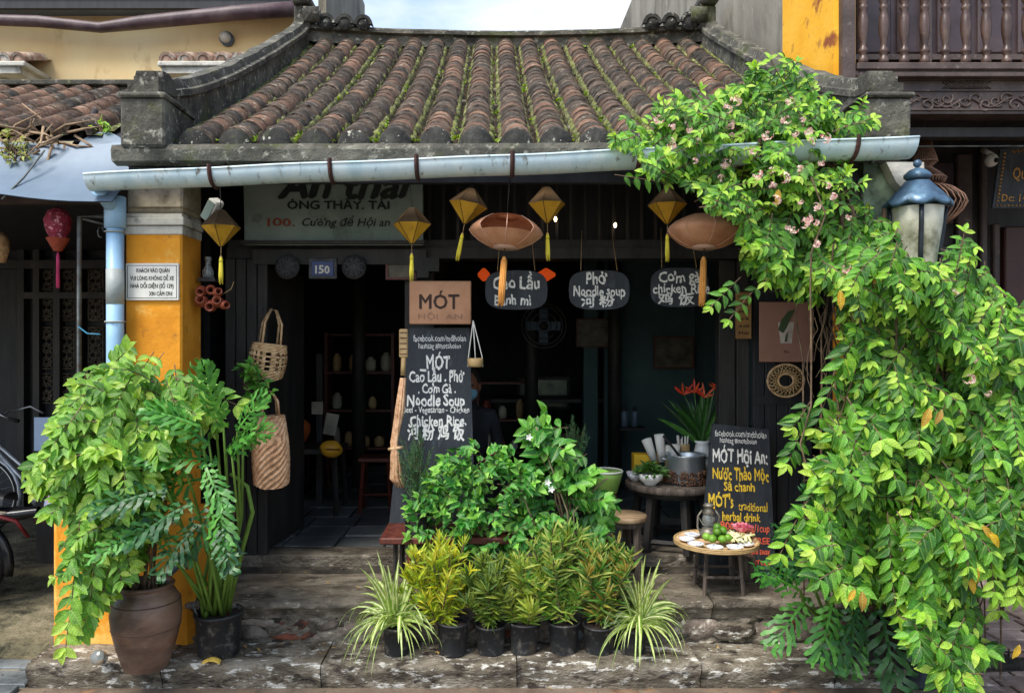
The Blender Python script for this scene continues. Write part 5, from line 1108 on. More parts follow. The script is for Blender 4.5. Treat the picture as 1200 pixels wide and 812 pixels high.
shelfunit('tall dark shelf with jars deep inside the left doorway', P(385, 0, 7.2).x, P(462, 0, 7.2).x, 7.2, .40, (.3, .65, 1.0, 1.35), 1)
shelfunit('low dark shelf with jars at the back, left of the wall mirror', P(560, 0, 7.3).x, P(618, 0, 7.3).x, 7.3, .40, (.25, .55, .9), 2)
random.seed(12)
for px, py, w, h, lab in ((388, 497, .10, .17, 'pale paper card pinned up beside the yellow gourd'), (372, 478, .09, .10, 'small tan card above the orange bundle')):
    p = P(px, py, 6.1); solo('paper_card', B().box((p.x, 6.1, p.z), (w, .01, h), rot=(0, .2 if px > 380 else 0, 0)), m_pale, lab, 'card')
solo('card_post', B().b2((P(371, 0, 6.13).x, 6.12, .40), (P(378, 0, 6.13).x, 6.16, 1.6)), m_dark, 'thin dark post inside the left doorway that carries two pale cards', 'post')
# ---- clay jar, black pots
def pot(label, loc, r, h, group, tilt=0):
    root = thing('nursery_pot', label, 'plant pot', loc, group); b = B(); b.lathe([(r * .84, 0), (r * .86, .006), (r * .97, h * .93), (r * 1.04, h * .935), (r * 1.03, h), (r * .97, h), (r * .93, h * .88)], n=24, caps=False, wob=.03); b.lathe([(0, .002), (r * .84, .0)], n=24, caps=False); part('pot', b, m_black, root); root.rotation_euler = (R(-.03, .03), R(-.04, .04), R(0, 6))
    b = B(); b.lathe([(r * .95, h * .88), (r * .5, h * .93), (0, h * .91)], n=18, caps=False, wob=.08); part('soil', b, m_soil, root)
    return root
jar = thing('clay_jar', 'large brown glazed clay jar with a leafy creeper at the foot of the column', 'plant pot', (P(167, 0, 3.70).x, 3.74, .12))
b = B(); b.lathe([(.10, 0), (.105, .01), (.135, .10), (.158, .20), (.165, .27), (.155, .33), (.13, .37), (.118, .385), (.128, .392), (.132, .402), (.122, .41), (.112, .40), (.11, .36)], n=36, caps=False)
part('body', b, M('brown_glazed_jar', ['49382e', '6c5446', '856a58'], 3.5, .38, .35, 30, stain=('84583c', 4, .55, .75), stain2=('9a8f82', 26, .64, .76), stretch=(1, 1, 2)), jar)
b = B(); [b.tube([(.157 * cos(k * pi / 18), .157 * sin(k * pi / 18), z) for k in range(37)], .003, 4) for z in (.20, .325)]; part('ridge_ring', b, M('jar_ring', ['4c382e'], 1, .5, 0), jar)
b = B(); b.lathe([(.112, .37), (0, .38)], n=18, caps=False); part('soil', b, m_soil, jar)
bp = pot('wide black plastic pot holding the tall lobed-leaf plant next to the clay jar', (P(255, 0, 3.88).x, 3.90, .12), .118, .215, None)
b = B(); b.tube([(.09, -.04, .2), (.11, -.05, .26), (.07, -.08, .28), (.03, -.1, .22)], .005, 5); part('wire_handle', b, m_frame, bp)
b = B(); b.tube([(-1.625, 3.96, .54), (-1.70, 3.93, .46), (-1.70, 3.93, .16), (-1.73, 3.93, .135), (-1.80, 3.90, .135)], .016, 10); b.tube([(-1.56, 3.97, .60), (-1.64, 3.96, .53)], .016, 10)
solo('drain_pipe', b, M('grey_plastic_pipe', ['4c555c', '6a747a'], 6, .4, .1), 'thin grey plastic drain pipe running down between clay jar and black pot', 'pipe')
b = B(); b.sheet(lambda u, v: (P(243, 0, 3.7).x - .045 + .09 * u * 1, 3.74 + .06 * v, .125 + .018 * sin(u * 3) + .012 * sin(v * 4)), 5, 4); solo('fallen_leaf', b, LM('yellow_dead_leaf', ['c9a03a', 'd9b85a'], .1), 'curled yellow fallen leaf in front of the black pot', 'leaf', 'fallen yellow leaves')
b = B(); b.sheet(lambda u, v: (-1.94 + .07 * u, 3.42 + .04 * v, .04 + .01 * sin(u * 3)), 4, 3); solo('fallen_leaf', b, bpy.data.materials['yellow_dead_leaf'], 'flat yellow fallen leaf on the flagstones at the lower left', 'leaf', 'fallen yellow leaves')
b = B(); b.lathe([(.03, 0), (.034, .05), (.03, .055)], n=14, mat=Matrix.Translation((-1.90, 3.74, .16)) @ Matrix.Rotation(1.1, 4, 'X')); solo('plastic_cup', b, mg, 'crumpled clear plastic cup lying by the clay jar', 'cup')

# ---- person half hidden behind the tall board
PX, PY, PZ = P(549, 0, 5.2).x, 5.25, .40
def skin(name, verts, edges, radii, mat, parent, sub=1):
    me = bpy.data.meshes.new(name); me.from_pydata([Vector(v) for v in verts], edges, []); o = bpy.data.objects.new(name, me); COL.objects.link(o); o.parent = parent
    s_ = o.modifiers.new('skin', 'SKIN'); 
    for i, r in enumerate(radii): me.skin_vertices[0].data[i].radius = (r, r) if not isinstance(r, tuple) else r
    me.skin_vertices[0].data[0].use_root = True
    m_ = o.modifiers.new('sub', 'SUBSURF'); m_.levels = m_.render_levels = sub + 1
    dg = bpy.context.evaluated_depsgraph_get(); ev = bpy.data.meshes.new_from_object(o.evaluated_get(dg)); o.modifiers.clear(); o.data = ev; ev.materials.clear(); ev.materials.append(mat)
    for p in ev.polygons: p.use_smooth = True
    ev.name = name; return o
pr_ = thing('person', 'person in dark clothes and blue face mask sitting half hidden behind the tall blackboard', 'person', (PX, PY, PZ))
V = [(0, 0, .42), (0, -.03, .58), (0, -.06, .74), (0, -.07, .84), (0, -.08, .90), (.09, .0, .40), (.13, -.34, .42), (.12, -.36, .10), (.12, -.46, .04), (-.09, .0, .40), (-.13, -.34, .42), (-.12, -.36, .10), (-.12, -.46, .04),
     (.16, -.06, .80), (.20, -.06, .62), (.14, -.20, .46), (-.16, -.06, .80), (-.21, -.08, .60), (-.08, -.24, .52)]
E_ = [(0, 1), (1, 2), (2, 3), (3, 4), (0, 5), (5, 6), (6, 7), (7, 8), (0, 9), (9, 10), (10, 11), (11, 12), (2, 13), (13, 14), (14, 15), (2, 16), (16, 17), (17, 18)]
Rr = [(.14, .10), (.13, .09), (.15, .09), (.055, .055), (.05, .05), .09, .065, .045, .04, .09, .065, .045, .04, .055, .045, .035, .055, .045, .035]
m_skin = M('skin', ['6e4636', '80543f'], 6, .55, .1)
skin('body', V, E_, Rr, M('dark_clothes', ['17181c', '22242a'], 10, .85, .3), pr_)
b = B(); b.blob((0, -.1, 1.0), (.075, .092, .115), 16, wob=.02); b.blob((0, -.195, .985), (.014, .02, .02), 8, wob=0)
for sx in (-1, 1): b.blob((sx * .075, -.09, .995), (.012, .02, .03), 8, wob=0)
hd = part('head', b, m_skin, pr_)
b = B(); b.blob((0, -.075, 1.035), (.084, .095, .10), 14, wob=.06); part('hair', b, m_blk, hd)
b = B(); [b.blob((sx * .03, -.183, 1.01), (.012, .008, .006), 8, wob=0) for sx in (-1, 1)]; part('eyes', b, m_blk, hd)
b = B(); b.blob((0, -.142, .955), (.066, .062, .05), 14, wob=.02); part('face_mask', b, M('pale_blue_mask', ['5d8fa8', '79a8bf'], 20, .8, .2), hd)
fa = skin('forearm', [(.20, -.06, .62), (.17, -.13, .54), (.10, -.26, .47), (.06, -.31, .46)], [(0, 1), (1, 2), (2, 3)], [.042, .038, .026, .028], m_skin, pr_)
for k in range(4): 
    b = B(); a = -.03 + k * .02; b.tube([(.05 + a * .6, -.32, .465), (.02 + a, -.36, .46), (.01 + a, -.375, .44)], [.009, .0085, .006], 6); part('finger', b, m_skin, fa)
b = B(); b.tube([(.085, -.30, .47), (.09, -.34, .475), (.075, -.36, .465)], [.010, .009, .007], 6); part('thumb', b, m_skin, fa)
rstool('plain low stool under the seated person', (PX, PY + .02, .40), .3, .36)

# ---- left: steel pipe frame, bicycle, motorbike
b = B(); s = 4.02 / 900; a = P(93, 254, 4.02); b.tube([(a.x, 4.02, .06), (a.x, 4.02, a.z), (P(124, 0, 4.02).x, 4.02, a.z)], .012, 8); b.tube([(a.x + .02, 4.02, a.z - .012), (P(122, 0, 4.02).x, 4.02, a.z - .04)], .006, 6); b.tube([(P(118, 0, 4).x + .016 * cos(k), 4.0, P(0, 272, 4).z + .03 * sin(k)) for k in range(6)], .004, 4)
solo('pipe_frame', b, m_frame, 'peeling steel pipe frame standing left of the blue downpipe', 'frame')
b = B(); b.tube([(P(92, 383, 4).x, 4.0, P(0, 383, 4).z), (P(105, 391, 4).x, 3.98, P(0, 391, 4).z), (P(125, 393, 4).x, 3.93, P(0, 392, 4).z)], .004, 5); solo('blue_wire', b, M('blue_wire_plastic', ['2f6f8a'], 1, .4, 0), 'thin blue wire tying the pipe frame to the downpipe', 'wire')
m_tyre = M('rubber', ['141414', '202020'], 20, .8, .3); m_chr = M('dull_chrome', ['b8baba', 'd0d2d2'], 10, .3, .1, metal=.8); m_bkf = M('grey_bicycle_paint', ['c0c4c8', 'd4d6d8'], 8, .35, .1, metal=.4)
def wheel(parent, c, r, tw, spokes, mats=None):
    b = B(); b.tube([(c[0] + r * cos(k * pi / 24), c[1], c[2] + r * sin(k * pi / 24)) for k in range(49)], tw, 8, cap=False); w = part('wheel', b, m_tyre, parent)
    b = B(); b.tube([(c[0] + (r - tw) * cos(k * pi / 24), c[1], c[2] + (r - tw) * sin(k * pi / 24)) for k in range(49)], tw * .6, 6, cap=False); part('rim', b, m_chr, w)
    b = B(); b.tube([(c[0], c[1] - .04, c[2]), (c[0], c[1] + .04, c[2])], .025 if tw < .03 else .06, 10)
    for k in range(spokes): a_ = k * 2 * pi / spokes; b.tube([(c[0], c[1] + (.02 if k % 2 else -.02), c[2]), (c[0] + (r - tw) * cos(a_), c[1], c[2] + (r - tw) * sin(a_))], .0015 if tw < .03 else .003, 3)
    part('spokes', b, m_chr, w); return w
bx = P(-24, 0, 6.5).x; root = thing('bicycle', 'grey bicycle parked against the dark lattice door on the left', 'bicycle', (bx + .5, 6.5, .07))
wheel(root, (-.5, 0, .33), .315, .016, 24); wheel(root, (.52, 0, .33), .315, .016, 24)
b = B(); H = (-.36, 0, .74)
for q in (((-.36, 0, .80), (-.335, 0, .66)), ((-.335, 0, .68), (.02, 0, .30)), ((-.35, 0, .76), (.04, 0, .42)), ((.02, 0, .30), (.20, 0, .76)), ((.02, 0, .30), (.52, .03, .33)), ((.15, 0, .66), (.52, .03, .33))): b.tube([q[0], q[1]], .014, 8)
part('frame', b, m_bkf, root)
b = B(); b.tube([(-.345, 0, .68), (-.38, -.05, .62), (-.5, -.05, .33)], .010, 6); b.tube([(-.345, 0, .68), (-.38, .05, .62), (-.5, .05, .33)], .010, 6); part('fork', b, m_bkf, root)
b = B(); b.tube([(-.36, 0, .78), (-.38, 0, .95)], .012, 8); b.tube([(-.10, -.24, 1.00), (-.22, -.25, 1.06), (-.34, -.15, 1.02), (-.38, 0, .96), (-.34, .15, 1.02), (-.22, .25, 1.06), (-.10, .24, 1.0)], .010, 8); part('handlebar', b, m_chr, root)
b = B(); b.tube([(-.10, -.24, 1.0), (-.02, -.24, .98)], .016, 8); part('grip', b, m_blk, root)
b = B(); b.tube([(.19, 0, .74), (.22, 0, .82)], .012, 8); b.blob((.24, 0, .85), (.13, .07, .035), 12, wob=.03); part('saddle', b, m_blk, root)
b = B(); b.tube([(.52 + .345 * cos(k * pi / 12), 0, .33 + .345 * sin(k * pi / 12)) for k in range(0, 14)], .014, 5, flat=2); b.tube([(-.5 + .345 * cos(k * pi / 12), 0, .33 + .345 * sin(k * pi / 12)) for k in range(-1, 10)], .014, 5, flat=2); part('mudguard', b, m_bkf, root)
b = B(); b.tube([(.02, -.06, .30), (.02, .06, .30)], .05, 12); b.tube([(.02, -.07, .30), (.10, -.08, .16)], .01, 6); b.box((.11, -.12, .15), (.09, .08, .02)); part('crank', b, m_chr, root)
solo('pale_blue_card', B().b2((P(40, 0, 5.6).x, 5.6, P(0, 528, 5.6).z), (P(86, 0, 5.6).x, 5.61, P(0, 489, 5.6).z)), M('pale_blue_plastic', ['8fa8c8', 'a4bad4', '8098b8'], 5, .4, .1), 'pale blue panel standing behind the creeper beside the bicycle', 'panel')
root = thing('panel_stand', 'dark crate supporting the pale blue panel', 'crate', (P(63, 0, 5.6).x, 5.68, .07)); b = B(); b.b2((-.15, -.05, 0), (.15, .1, P(0, 528.4, 5.6).z - .07)); part('side', b, m_dark, root); b = B(); b.b2((-.16, -.055, .3), (.16, -.051, .34)); part('slat', b, m_redwood, root)
mx_, my_ = P(-38, 0, 4.75).x, 4.75; root = thing('motorbike', 'black motorbike with red and white striped side panel at the left edge', 'motorbike', (mx_ - .50, my_, .07)); root.scale = (.87,) * 3
wheel(root, (.55, 0, .29), .25, .045, 12); wheel(root, (-.65, 0, .29), .25, .045, 12)
m_gb = M('gloss_black_fairing', ['131416', '1d1e21'], 8, .25, .05); m_rs = M('dark_red_stripe', ['5a1418'], 1, .3, 0); m_cr = M('cream_stripe', ['b8ae98'], 1, .35, 0)
b = B()
def pod(u, v):
    x = -.25 + 1.33 * u; w = .14 * (1 - .75 * u ** 3); a_ = 2 * pi * v; zc = .66 - .06 * sin(u * 2.4) + .05 * u * u; hh = .11 * (1 - .7 * u * u)
    return (x, w * cos(a_), zc + hh * sin(a_))
b.sheet(pod, 20, 14); part('side_fairing', b, m_gb, root)
b = B(); b.tube([(.28, -.155, .61), (.55, -.155, .62), (.80, -.13, .68), (.98, -.10, .62), (1.05, -.07, .50)], .014, 6); part('red_stripe', b, m_rs, root)
b = B(); b.tube([(.25, -.15, .66), (.5, -.157, .66), (.75, -.14, .70), (.92, -.11, .68)], .008, 6); b.tube([(.25, -.15, .58), (.5, -.157, .575), (.75, -.14, .60)], .005, 6); part('cream_stripe', b, m_cr, root)
text(root, 'RSHIP', .14, .022, (.50, -.160, .69), m_wht, slant=.2, bold=.02)
b = B(); b.sheet(lambda u, v: (-.1 + .98 * u, .13 * cos(pi * v) * (1 - .3 * u), .74 + .08 * sin(pi * v) ** .5 + .05 * sin(u * 3 + .5)), 14, 10); part('seat', b, M('black_vinyl', ['17181a', '222325'], 20, .5, .2, 60), root)
b = B(); b.tube([(-.15, -.16, .22), (.2, -.17, .24), (.45, -.18, .30), (.85, -.18, .36)], [.02, .03, .045, .04], 12); b.tube([(.85, -.18, .36), (.90, -.18, .365)], .03, 12); part('exhaust', b, m_chr, root)
b = B(); b.b2((.38, -.2, .34), (.72, -.17, .40), bev=.02); part('heat_shield', b, m_alu, root)
b = B(); b.tube([(.60, -.12, .60), (.62, -.13, .50), (.58, -.15, .42), (.68, -.15, .40), (.66, -.13, .52)], .012, 6); b.tube([(.52, -.1, .42), (.66, -.17, .42)], .014, 6); part('foot_peg', b, m_alu, root)
b = B(); b.blob((.05, 0, .35), (.28, .12, .14), 14, wob=.15); b.tube([(-.1, 0, .45), (.5, 0, .32)], .05, 8); b.tube([(.75, -.1, .28), (.83, -.1, .0)], .012, 6); part('engine', b, m_gb, root)
b = B(); b.tube([(-.65, 0, .30), (-.48, 0, .90)], .03, 8); b.tube([(-.46, -.3, 1.0), (-.46, 0, .93), (-.46, .3, 1.0)], .014, 8); b.blob((-.5, 0, .85), (.1, .1, .12), 12, wob=.05); part('front_fork', b, m_gb, root)
b = B(); b.tube([(.55 + .31 * cos(k * pi / 12), 0, .29 + .31 * sin(k * pi / 12)) for k in range(-1, 11)], .05, 5, flat=.5); part('rear_mudguard', b, m_gb, root)
b = B(); b.blob((P(66, 0, 4.7).x, 4.75, P(0, 592, 4.7).z), (.085, .08, .10), 12, wob=.15); solo('patterned_bag', b, M('blue_pink_pattern_cloth', ['56648a', '9aa4bc', 'b04a5c'], 24, .8, .2, 60), 'blue, grey and red patterned cloth bag hooked on the tail of the motorbike', 'bag')
# debris on the left roof
b = B(); random.seed(5)
for i in range(34):
    p = Vector((R(-2.65, -2.2), 4.1 + R(-.05, .05), R(2.70, 2.84))); d = Vector((R(-1, 1), R(-.3, .1), R(-.5, .35))).normalized(); b.tube([p, p + d * .1 + rv(.02), p + d * R(.14, .28) + rv(.04)], [.008, .006, .003], 5)
solo('dead_branches', b, M('dry_twig', ['4c3a2c', '8a735a', 'a88f72'], 12, .85, .4), 'tangle of dry broken branches lying on the left porch roof edge', 'branches')
b = B(); b.tube([P(112, 130, 4.35), P(100, 152, 4.25), P(88, 172, 4.2)], [.016, .014, .02], 6); solo('rotten_stump', b, m_dark, 'dark rotten stub of branch on the left porch roof', 'branch')
# ================================================================== plants
random.seed(21)
lm_v = LM('vine_leaf', ['234f1a', '366a1c', '4e8824', '68a22e', '2c5a1a'], .32, .5); lm_vy = LM('young_vine_leaf', ['7cb030', '98c63e', 'b4d054', '74a42c'], .38, .5)
lm_vd = LM('yellowed_leaf', ['c9a41c', 'b8902c', '8a6a34'], .3, .5)
def varset(mats_w, kind='ell', W=(.42, .5), droop=(.15, .3), fold=.22):
    r = []
    for m in mats_w: r.append(leafmesh('leaf', m, R(*W), fold * R(.6, 1.3), R(*droop), kind))
    return r
m_stem = M('brown_twig', ['3a2c20', '5c4a38', '7a6650'], 14, .85, .3)
m_gst = M('green_stem', ['4c6a24', '6a8a34'], 10, .6, .1)
# ---- the big flowering creeper on the right
vine = thing('flowering_vine', 'huge leafy creeper with pink flowers spilling over the gutter down to the step', 'vine', (P(1045, 0, 3.75).x, 3.75, .12))
vv = varset([lm_v, lm_v, lm_v, lm_vy], W=(.44, .54), droop=(.15, .4), fold=.3)
yi = 3
poly = [(716, 165), (738, 140), (790, 118), (850, 108), (872, 92), (905, 70), (925, 72), (945, 88), (952, 112), (985, 130), (1022, 126), (1025, 150), (985, 168), (998, 205), (1012, 240), (1045, 262), (1060, 292), (1105, 305), (1120, 268), (1140, 278), (1150, 315), (1170, 335), (1185, 352), (1215, 372), (1240, 500), (1230, 690), (1170, 680), (1150, 640), (1128, 690), (1150, 740), (1138, 806), (1108, 798), (1085, 762), (1060, 715), (1040, 690), (985, 690), (960, 670), (948, 625), (952, 600), (966, 545), (985, 470), (985, 400), (970, 345), (915, 340), (880, 325), (866, 268), (830, 240), (800, 212), (765, 200)]
lv = []; stm = B()
def vdepth(x, y):
    t = min(1, max(0, (y - 90) / 600)); d = 3.62 - .35 * t
    return d
top_p = [p for p in sample(poly, 8000)]
def edge(x, y):   # inside distance to the outline: thin at the rim, deep in the middle
    for r in (18, 36, 60):
        for a in range(8):
            if not inpoly(x + r * cos(a * pi / 4), y + r * sin(a * pi / 4), poly): return r
    return 80
cnt = 0
for (x, y) in top_p:
    e = edge(x, y)
    if y > 260 and R(0, 1) < .3: continue
    if e <= 18 and y > 330 and R(0, 1) < .2: continue
    if e == 80 and R(0, 1) < .2: pass
    if cnt > 1230: break
    cnt += 1
    dep = vdepth(x, y) + R(-.02, .34) * (1 if e > 36 else .6) - .42 * noise.noise(Vector((x * .014, y * .014, 4)))
    p = P(x, y, dep)
    low = y > 400; ls = R(.058, .108) if low else (R(.04, .066) if y < 260 else R(.048, .08))
    if y < 250: d = Vector((R(-1, 1), R(-.9, 0), R(-.4, .9))); g = .8
    elif e <= 36: d = Vector((R(-.8, .8), R(-.6, .1), R(-1, .3))); g = 1.0
    else: d = Vector((R(-.8, .8), R(-.9, -.1), R(-1, .1))); g = 1.2
    ln = (.12 if e <= 18 else .2 if e <= 36 else R(.2, .36)) * (1 if low else .8)
    p = p - d.normalized() * ln * .6
    spray(p, d, ln, max(4, int(ln / (ls * .42))), ls, lv, stm, 4, out=Vector((R(-.3, .3), -1, R(.3, .9))), grav=g, young=(yi if R(0, 1) < (.7 if y < 330 else .22) else None) , hang=.6)
# outlying sprigs that hang clear of the mass
for (x0, y0, x1, y1, dd) in ((868, 325, 835, 360, 3.55), (895, 330, 850, 372, 3.6), (940, 500, 925, 545, 3.6), (950, 470, 930, 500, 3.6), (720, 205, 780, 215, 3.6), (1128, 690, 1140, 800, 3.3), (1100, 720, 1125, 795, 3.35), (1180, 560, 1198, 700, 3.2), (1150, 500, 1165, 690, 3.2), (965, 560, 900, 640, 3.4), (985, 430, 950, 500, 3.5), (1000, 590, 1000, 690, 3.35), (1040, 600, 1055, 720, 3.3), (1070, 640, 1085, 770, 3.3), (905, 250, 890, 330, 3.5), (975, 155, 1023, 132, 3.5), (940, 140, 900, 72, 3.6), (1120, 320, 1130, 270, 3.3), (1170, 620, 1160, 720, 3.3)):
    a, c = P(x0, y0, dd), P(x1, y1, dd); d = c - a; spray(a, d + Vector((0, 0, .0)), d.length, max(5, int(d.length / .045)), .085 if y0 > 400 else .06, lv, stm, 4, out=Vector((0, -1, .5)), grav=.1, young=yi)
leafset(vine, lv, vv, 300)
print('VINE', len(lv))
for q in range(60):                                                     # hanging woody stems inside the mass
    x = R(940, 1180); y0 = R(170, 330) if x < 985 else R(300, 400) if x < 1060 else R(380, 440); y1 = y0 + R(150, 420); dd = R(3.5, 3.85); pts = []
    for k in range(9): pts.append(P(x + 30 * noise.noise(Vector((q, k * .5, 0))), y0 + (y1 - y0) * k / 8, dd + .05 * noise.noise(Vector((k, q, 1)))))
    stm.tube(pts, R(.003, .007), 4, cap=False)
for q in range(14):
    x = R(945, 985); a = P(x, R(330, 420), R(3.6, 3.75)); pts = [a]; 
    for k in range(5): pts.append(pts[-1] + Vector((R(-.04, .04), R(-.02, .02), -R(.05, .09))))
    stm.tube(pts, .002, 3, cap=False)
for q in range(16):
    x0, x1 = R(780, 960), R(820, 1000); stm.tube([P(x0, R(120, 210), 3.75), P((x0 + x1) / 2, R(120, 200), 3.8), P(x1, R(140, 260), 3.8)], R(.004, .008), 4, cap=False)
part('twigs', stm, m_stem, vine, world=True, kind='stuff')
b = B()
for q in range(5):
    b = B(); pts = [Vector((vine.location.x + R(-.08, .08), 3.75 + R(-.05, .05), .2))]; 
    for k in range(8): pts.append(pts[-1] + Vector((R(-.05, .05) - .02, R(-.03, .03), .27)))
    b.tube(pts, [.018 - .001 * k for k in range(9)], 7); part('trunk', b, m_stem, vine, world=True)
fw = B(); mfw = LM('pink_white_blossom', ['ecd8d0', 'f2e6dc', 'e0a8a8', 'c86a70', 'eed0b8', 'f0e4c8'], .3, .6)
b = B()
for k in range(11):
    d = Vector((R(-1, 1), R(-1, 1), R(-.4, 1))).normalized(); p = d * R(.012, .03)
    for j in range(5): b.add([(0, 0, 0), (-.25, .5, .08), (0, 1, 0), (.25, .5, .08)], [(0, 1, 2, 3)], 0, False, frame(p, (d.cross(Vector((.3, .7, .1)))).normalized() * cos(j * 1.256) + d.cross(d.cross(Vector((.3, .7, .1)))).normalized() * sin(j * 1.256), d, .013))
bmf = b.mesh('blossom_cluster', mfw)
for (x, y) in sample([(730, 150), (850, 112), (905, 80), (950, 120), (990, 200), (1010, 250), (960, 290), (880, 240), (800, 200)], 46) + sample([(1000, 250), (1080, 300), (1170, 340), (1190, 480), (1150, 520), (1080, 400), (980, 320)], 6):
    o = part('blossom_cluster', bmf, mfw, vine, loc=P(x, y, vdepth(x, y) - R(.06, .13)) - chain(vine)); o.rotation_euler = (R(0, 3), R(0, 3), R(0, 3)); o.scale = (R(.5, 1.0),) * 3
yv = leafmesh('yellow_leaf', lm_vd, .42, .2, .3)
for x, y, dd in ((912, 222, 3.5), (984, 340, 3.3), (1090, 478, 3.1), (1104, 480, 3.1), (1002, 690, 3.15), (1010, 692, 3.15), (1150, 615, 3.1), (1158, 622, 3.1), (1140, 660, 3.12), (1125, 655, 3.14), (1135, 675, 3.13), (1195, 755, 3.3)):
    o = bpy.data.objects.new('yellow_leaf', yv[1]); COL.objects.link(o); o.parent = vine; o.matrix_local = Matrix.Translation(-chain(vine)) @ frame(P(x, y, dd), Vector((R(-1, 1), -.3, -1)), Vector((0, -1, .4)), R(.05, .085))
vp = pot('wide dark plant pot under the big creeper on the lower step', (P(1070, 0, 3.6).x, 3.80, .12), .19, .24, None); vp.location.y = 3.86

# ---- creeper growing from the clay jar on the left
lm_c = LM('jar_creeper_leaf', ['427420', '5e922c', '7caa3c', '34641c'], .36, .5); lm_cy = LM('young_jar_leaf', ['7ea838', '9abc4a', 'b0c858'], .4, .38)
crp = thing('jar_creeper', 'light green leafy creeper growing out of the clay jar and over the yellow column', 'climbing plant', (jar.location.x, jar.location.y, .50))
cv = varset([lm_c, lm_c, lm_c, lm_cy], W=(.48, .58), droop=(.1, .35), fold=.28); lv = []; stm = B()
poly2 = [(48, 545), (56, 520), (76, 505), (74, 480), (85, 452), (108, 440), (135, 415), (165, 432), (200, 432), (232, 455), (250, 480), (235, 500), (205, 525), (195, 560), (175, 610), (150, 660), (128, 690), (112, 700), (106, 730), (90, 740), (84, 700), (78, 640), (80, 600), (70, 575)]
for i, (x, y) in enumerate(sample(poly2, 215)):
    dep = R(3.38, 3.78); p = P(x, y, dep); d = Vector(((x - 160) / 160 + R(-.5, .5), R(-.8, -.1), R(-.7, .5) + (450 - y) / 500)); ln = R(.14, .26)
    spray(p - d.normalized() * ln * .6, d, ln, 6, R(.062, .098), lv, stm, 4, out=Vector((R(-.3, .3), -1, R(.4, 1))), grav=.9, young=3 if R(0, 1) < .3 else None, hang=.4)
for (x0, y0, x1, y1) in ((95, 600, 88, 752), (110, 620, 105, 735), (75, 520, 35, 550), (200, 440, 275, 474), (130, 430, 150, 412), (100, 470, 60, 530)):
    a, c = P(x0, y0, 3.42), P(x1, y1, 3.40); d = c - a; spray(a, d, d.length, max(5, int(d.length / .05)), .092, lv, stm, 4, grav=.1, young=3)
leafset(crp, lv, cv, 300); print('JARC', len(lv))
for q in range(12):
    a = Vector((jar.location.x + R(-.06, .06), jar.location.y + R(-.05, .05), .49)); t = P(R(80, 240), R(450, 560), 3.6); stm.tube([a, a + Vector((R(-.05, .05), 0, .25)), (a + t) / 2 + Vector((0, 0, .15)), t], [.006, .005, .004, .002], 5, cap=False)
part('twigs', stm, m_stem, crp, world=True, kind='stuff')

# ---- lobed philodendron leaves
lm_p = LM('lobed_leaf_green', ['2f6a22', '468430', '5c9a3e', '3c7832'], .3, .42); lm_p2 = LM('lobed_leaf_dark', ['1c4424', '2a5a2c', '3a6c34'], .22, .42)
def lobed(mat, n=9, fin=.5, L_=1.0, wav=.03):
    b = B(); vs = [(-.02, 0, 0), (.02, 0, 0)]; 
    spine = lambda t: (0, t * L_, -.28 * t * t)
    k = 12
    V_ = []; 
    for i in range(k + 1): t = i / k; x, y, z = spine(t); w = .035 * (1 - t * .7); V_ += [(-w, y, z), (w, y, z)]
    b.add(V_, [(2 * i, 2 * i + 1, 2 * i + 3, 2 * i + 2) for i in range(k)], 0, True)
    for i in range(n):
        t = .04 + .88 * i / (n - 1); x, y, z = spine(t); ln = fin * (sin(pi * (.16 + .74 * (1 - t))) ** .8) * R(.7, 1.2)
        for s in (-1, 1):
            a = 1.35 - .95 * t + (-.5 if i == 0 else 0) * 0; a = a if i else 1.9; dx, dy = sin(a) * s, cos(a); q = []
            for j, (u, w) in enumerate(((0, .022), (.22, .024), (.42, .046), (.62, .034), (.82, .046), (.94, .022), (1, .003))):
                px, py, pz = x + dx * ln * u + wav * R(-1, 1) * u, y + dy * ln * u + .06 * u * u, z - .22 * ln * u * u + wav * R(-1, 1)
                q += [(px - dy * w, py + dx * w, pz + .01), (px + dy * w, py - dx * w, pz)]
            b.add(q, [(2 * j, 2 * j + 1, 2 * j + 3, 2 * j + 2) for j in range(6)], 0, True)
    return b.mesh('lobed_leaf', mat)
lob = [lobed(lm_p, 8, .42, wav=.05), lobed(lm_p, 7, .38, wav=.07), lobed(lm_p2, 8, .42, wav=.07)]
def lobed_leaf(root, base, tip_base, d, nrm, s, k, sr=.006, mat=None):
    b = B(); mid = (base + tip_base) / 2 + Vector(((base.x - tip_base.x) * -.25, -.02, .08)); b.tube([base, (base * .6 + mid * .4), mid, (mid + tip_base) / 2 + Vector((0, 0, .02)), tip_base], [sr * 1.6, sr * 1.4, sr * 1.2, sr, sr * .8], 6)
    part('leaf_stalk', b, mat or m_gst, root, world=True)
    o = bpy.data.objects.new('lobed_leaf', lob[k]); COL.objects.link(o); o.parent = root; o.matrix_local = Matrix.Translation(-chain(root)) @ frame(tip_base, d, nrm, s)
ph = thing('lobed_leaf_plant', 'tall plant with deeply cut frilly leaves in the wide black pot', 'potted plant', (bp.location.x, bp.location.y, .33))
pb = Vector((bp.location.x, bp.location.y, .31)); random.seed(4)
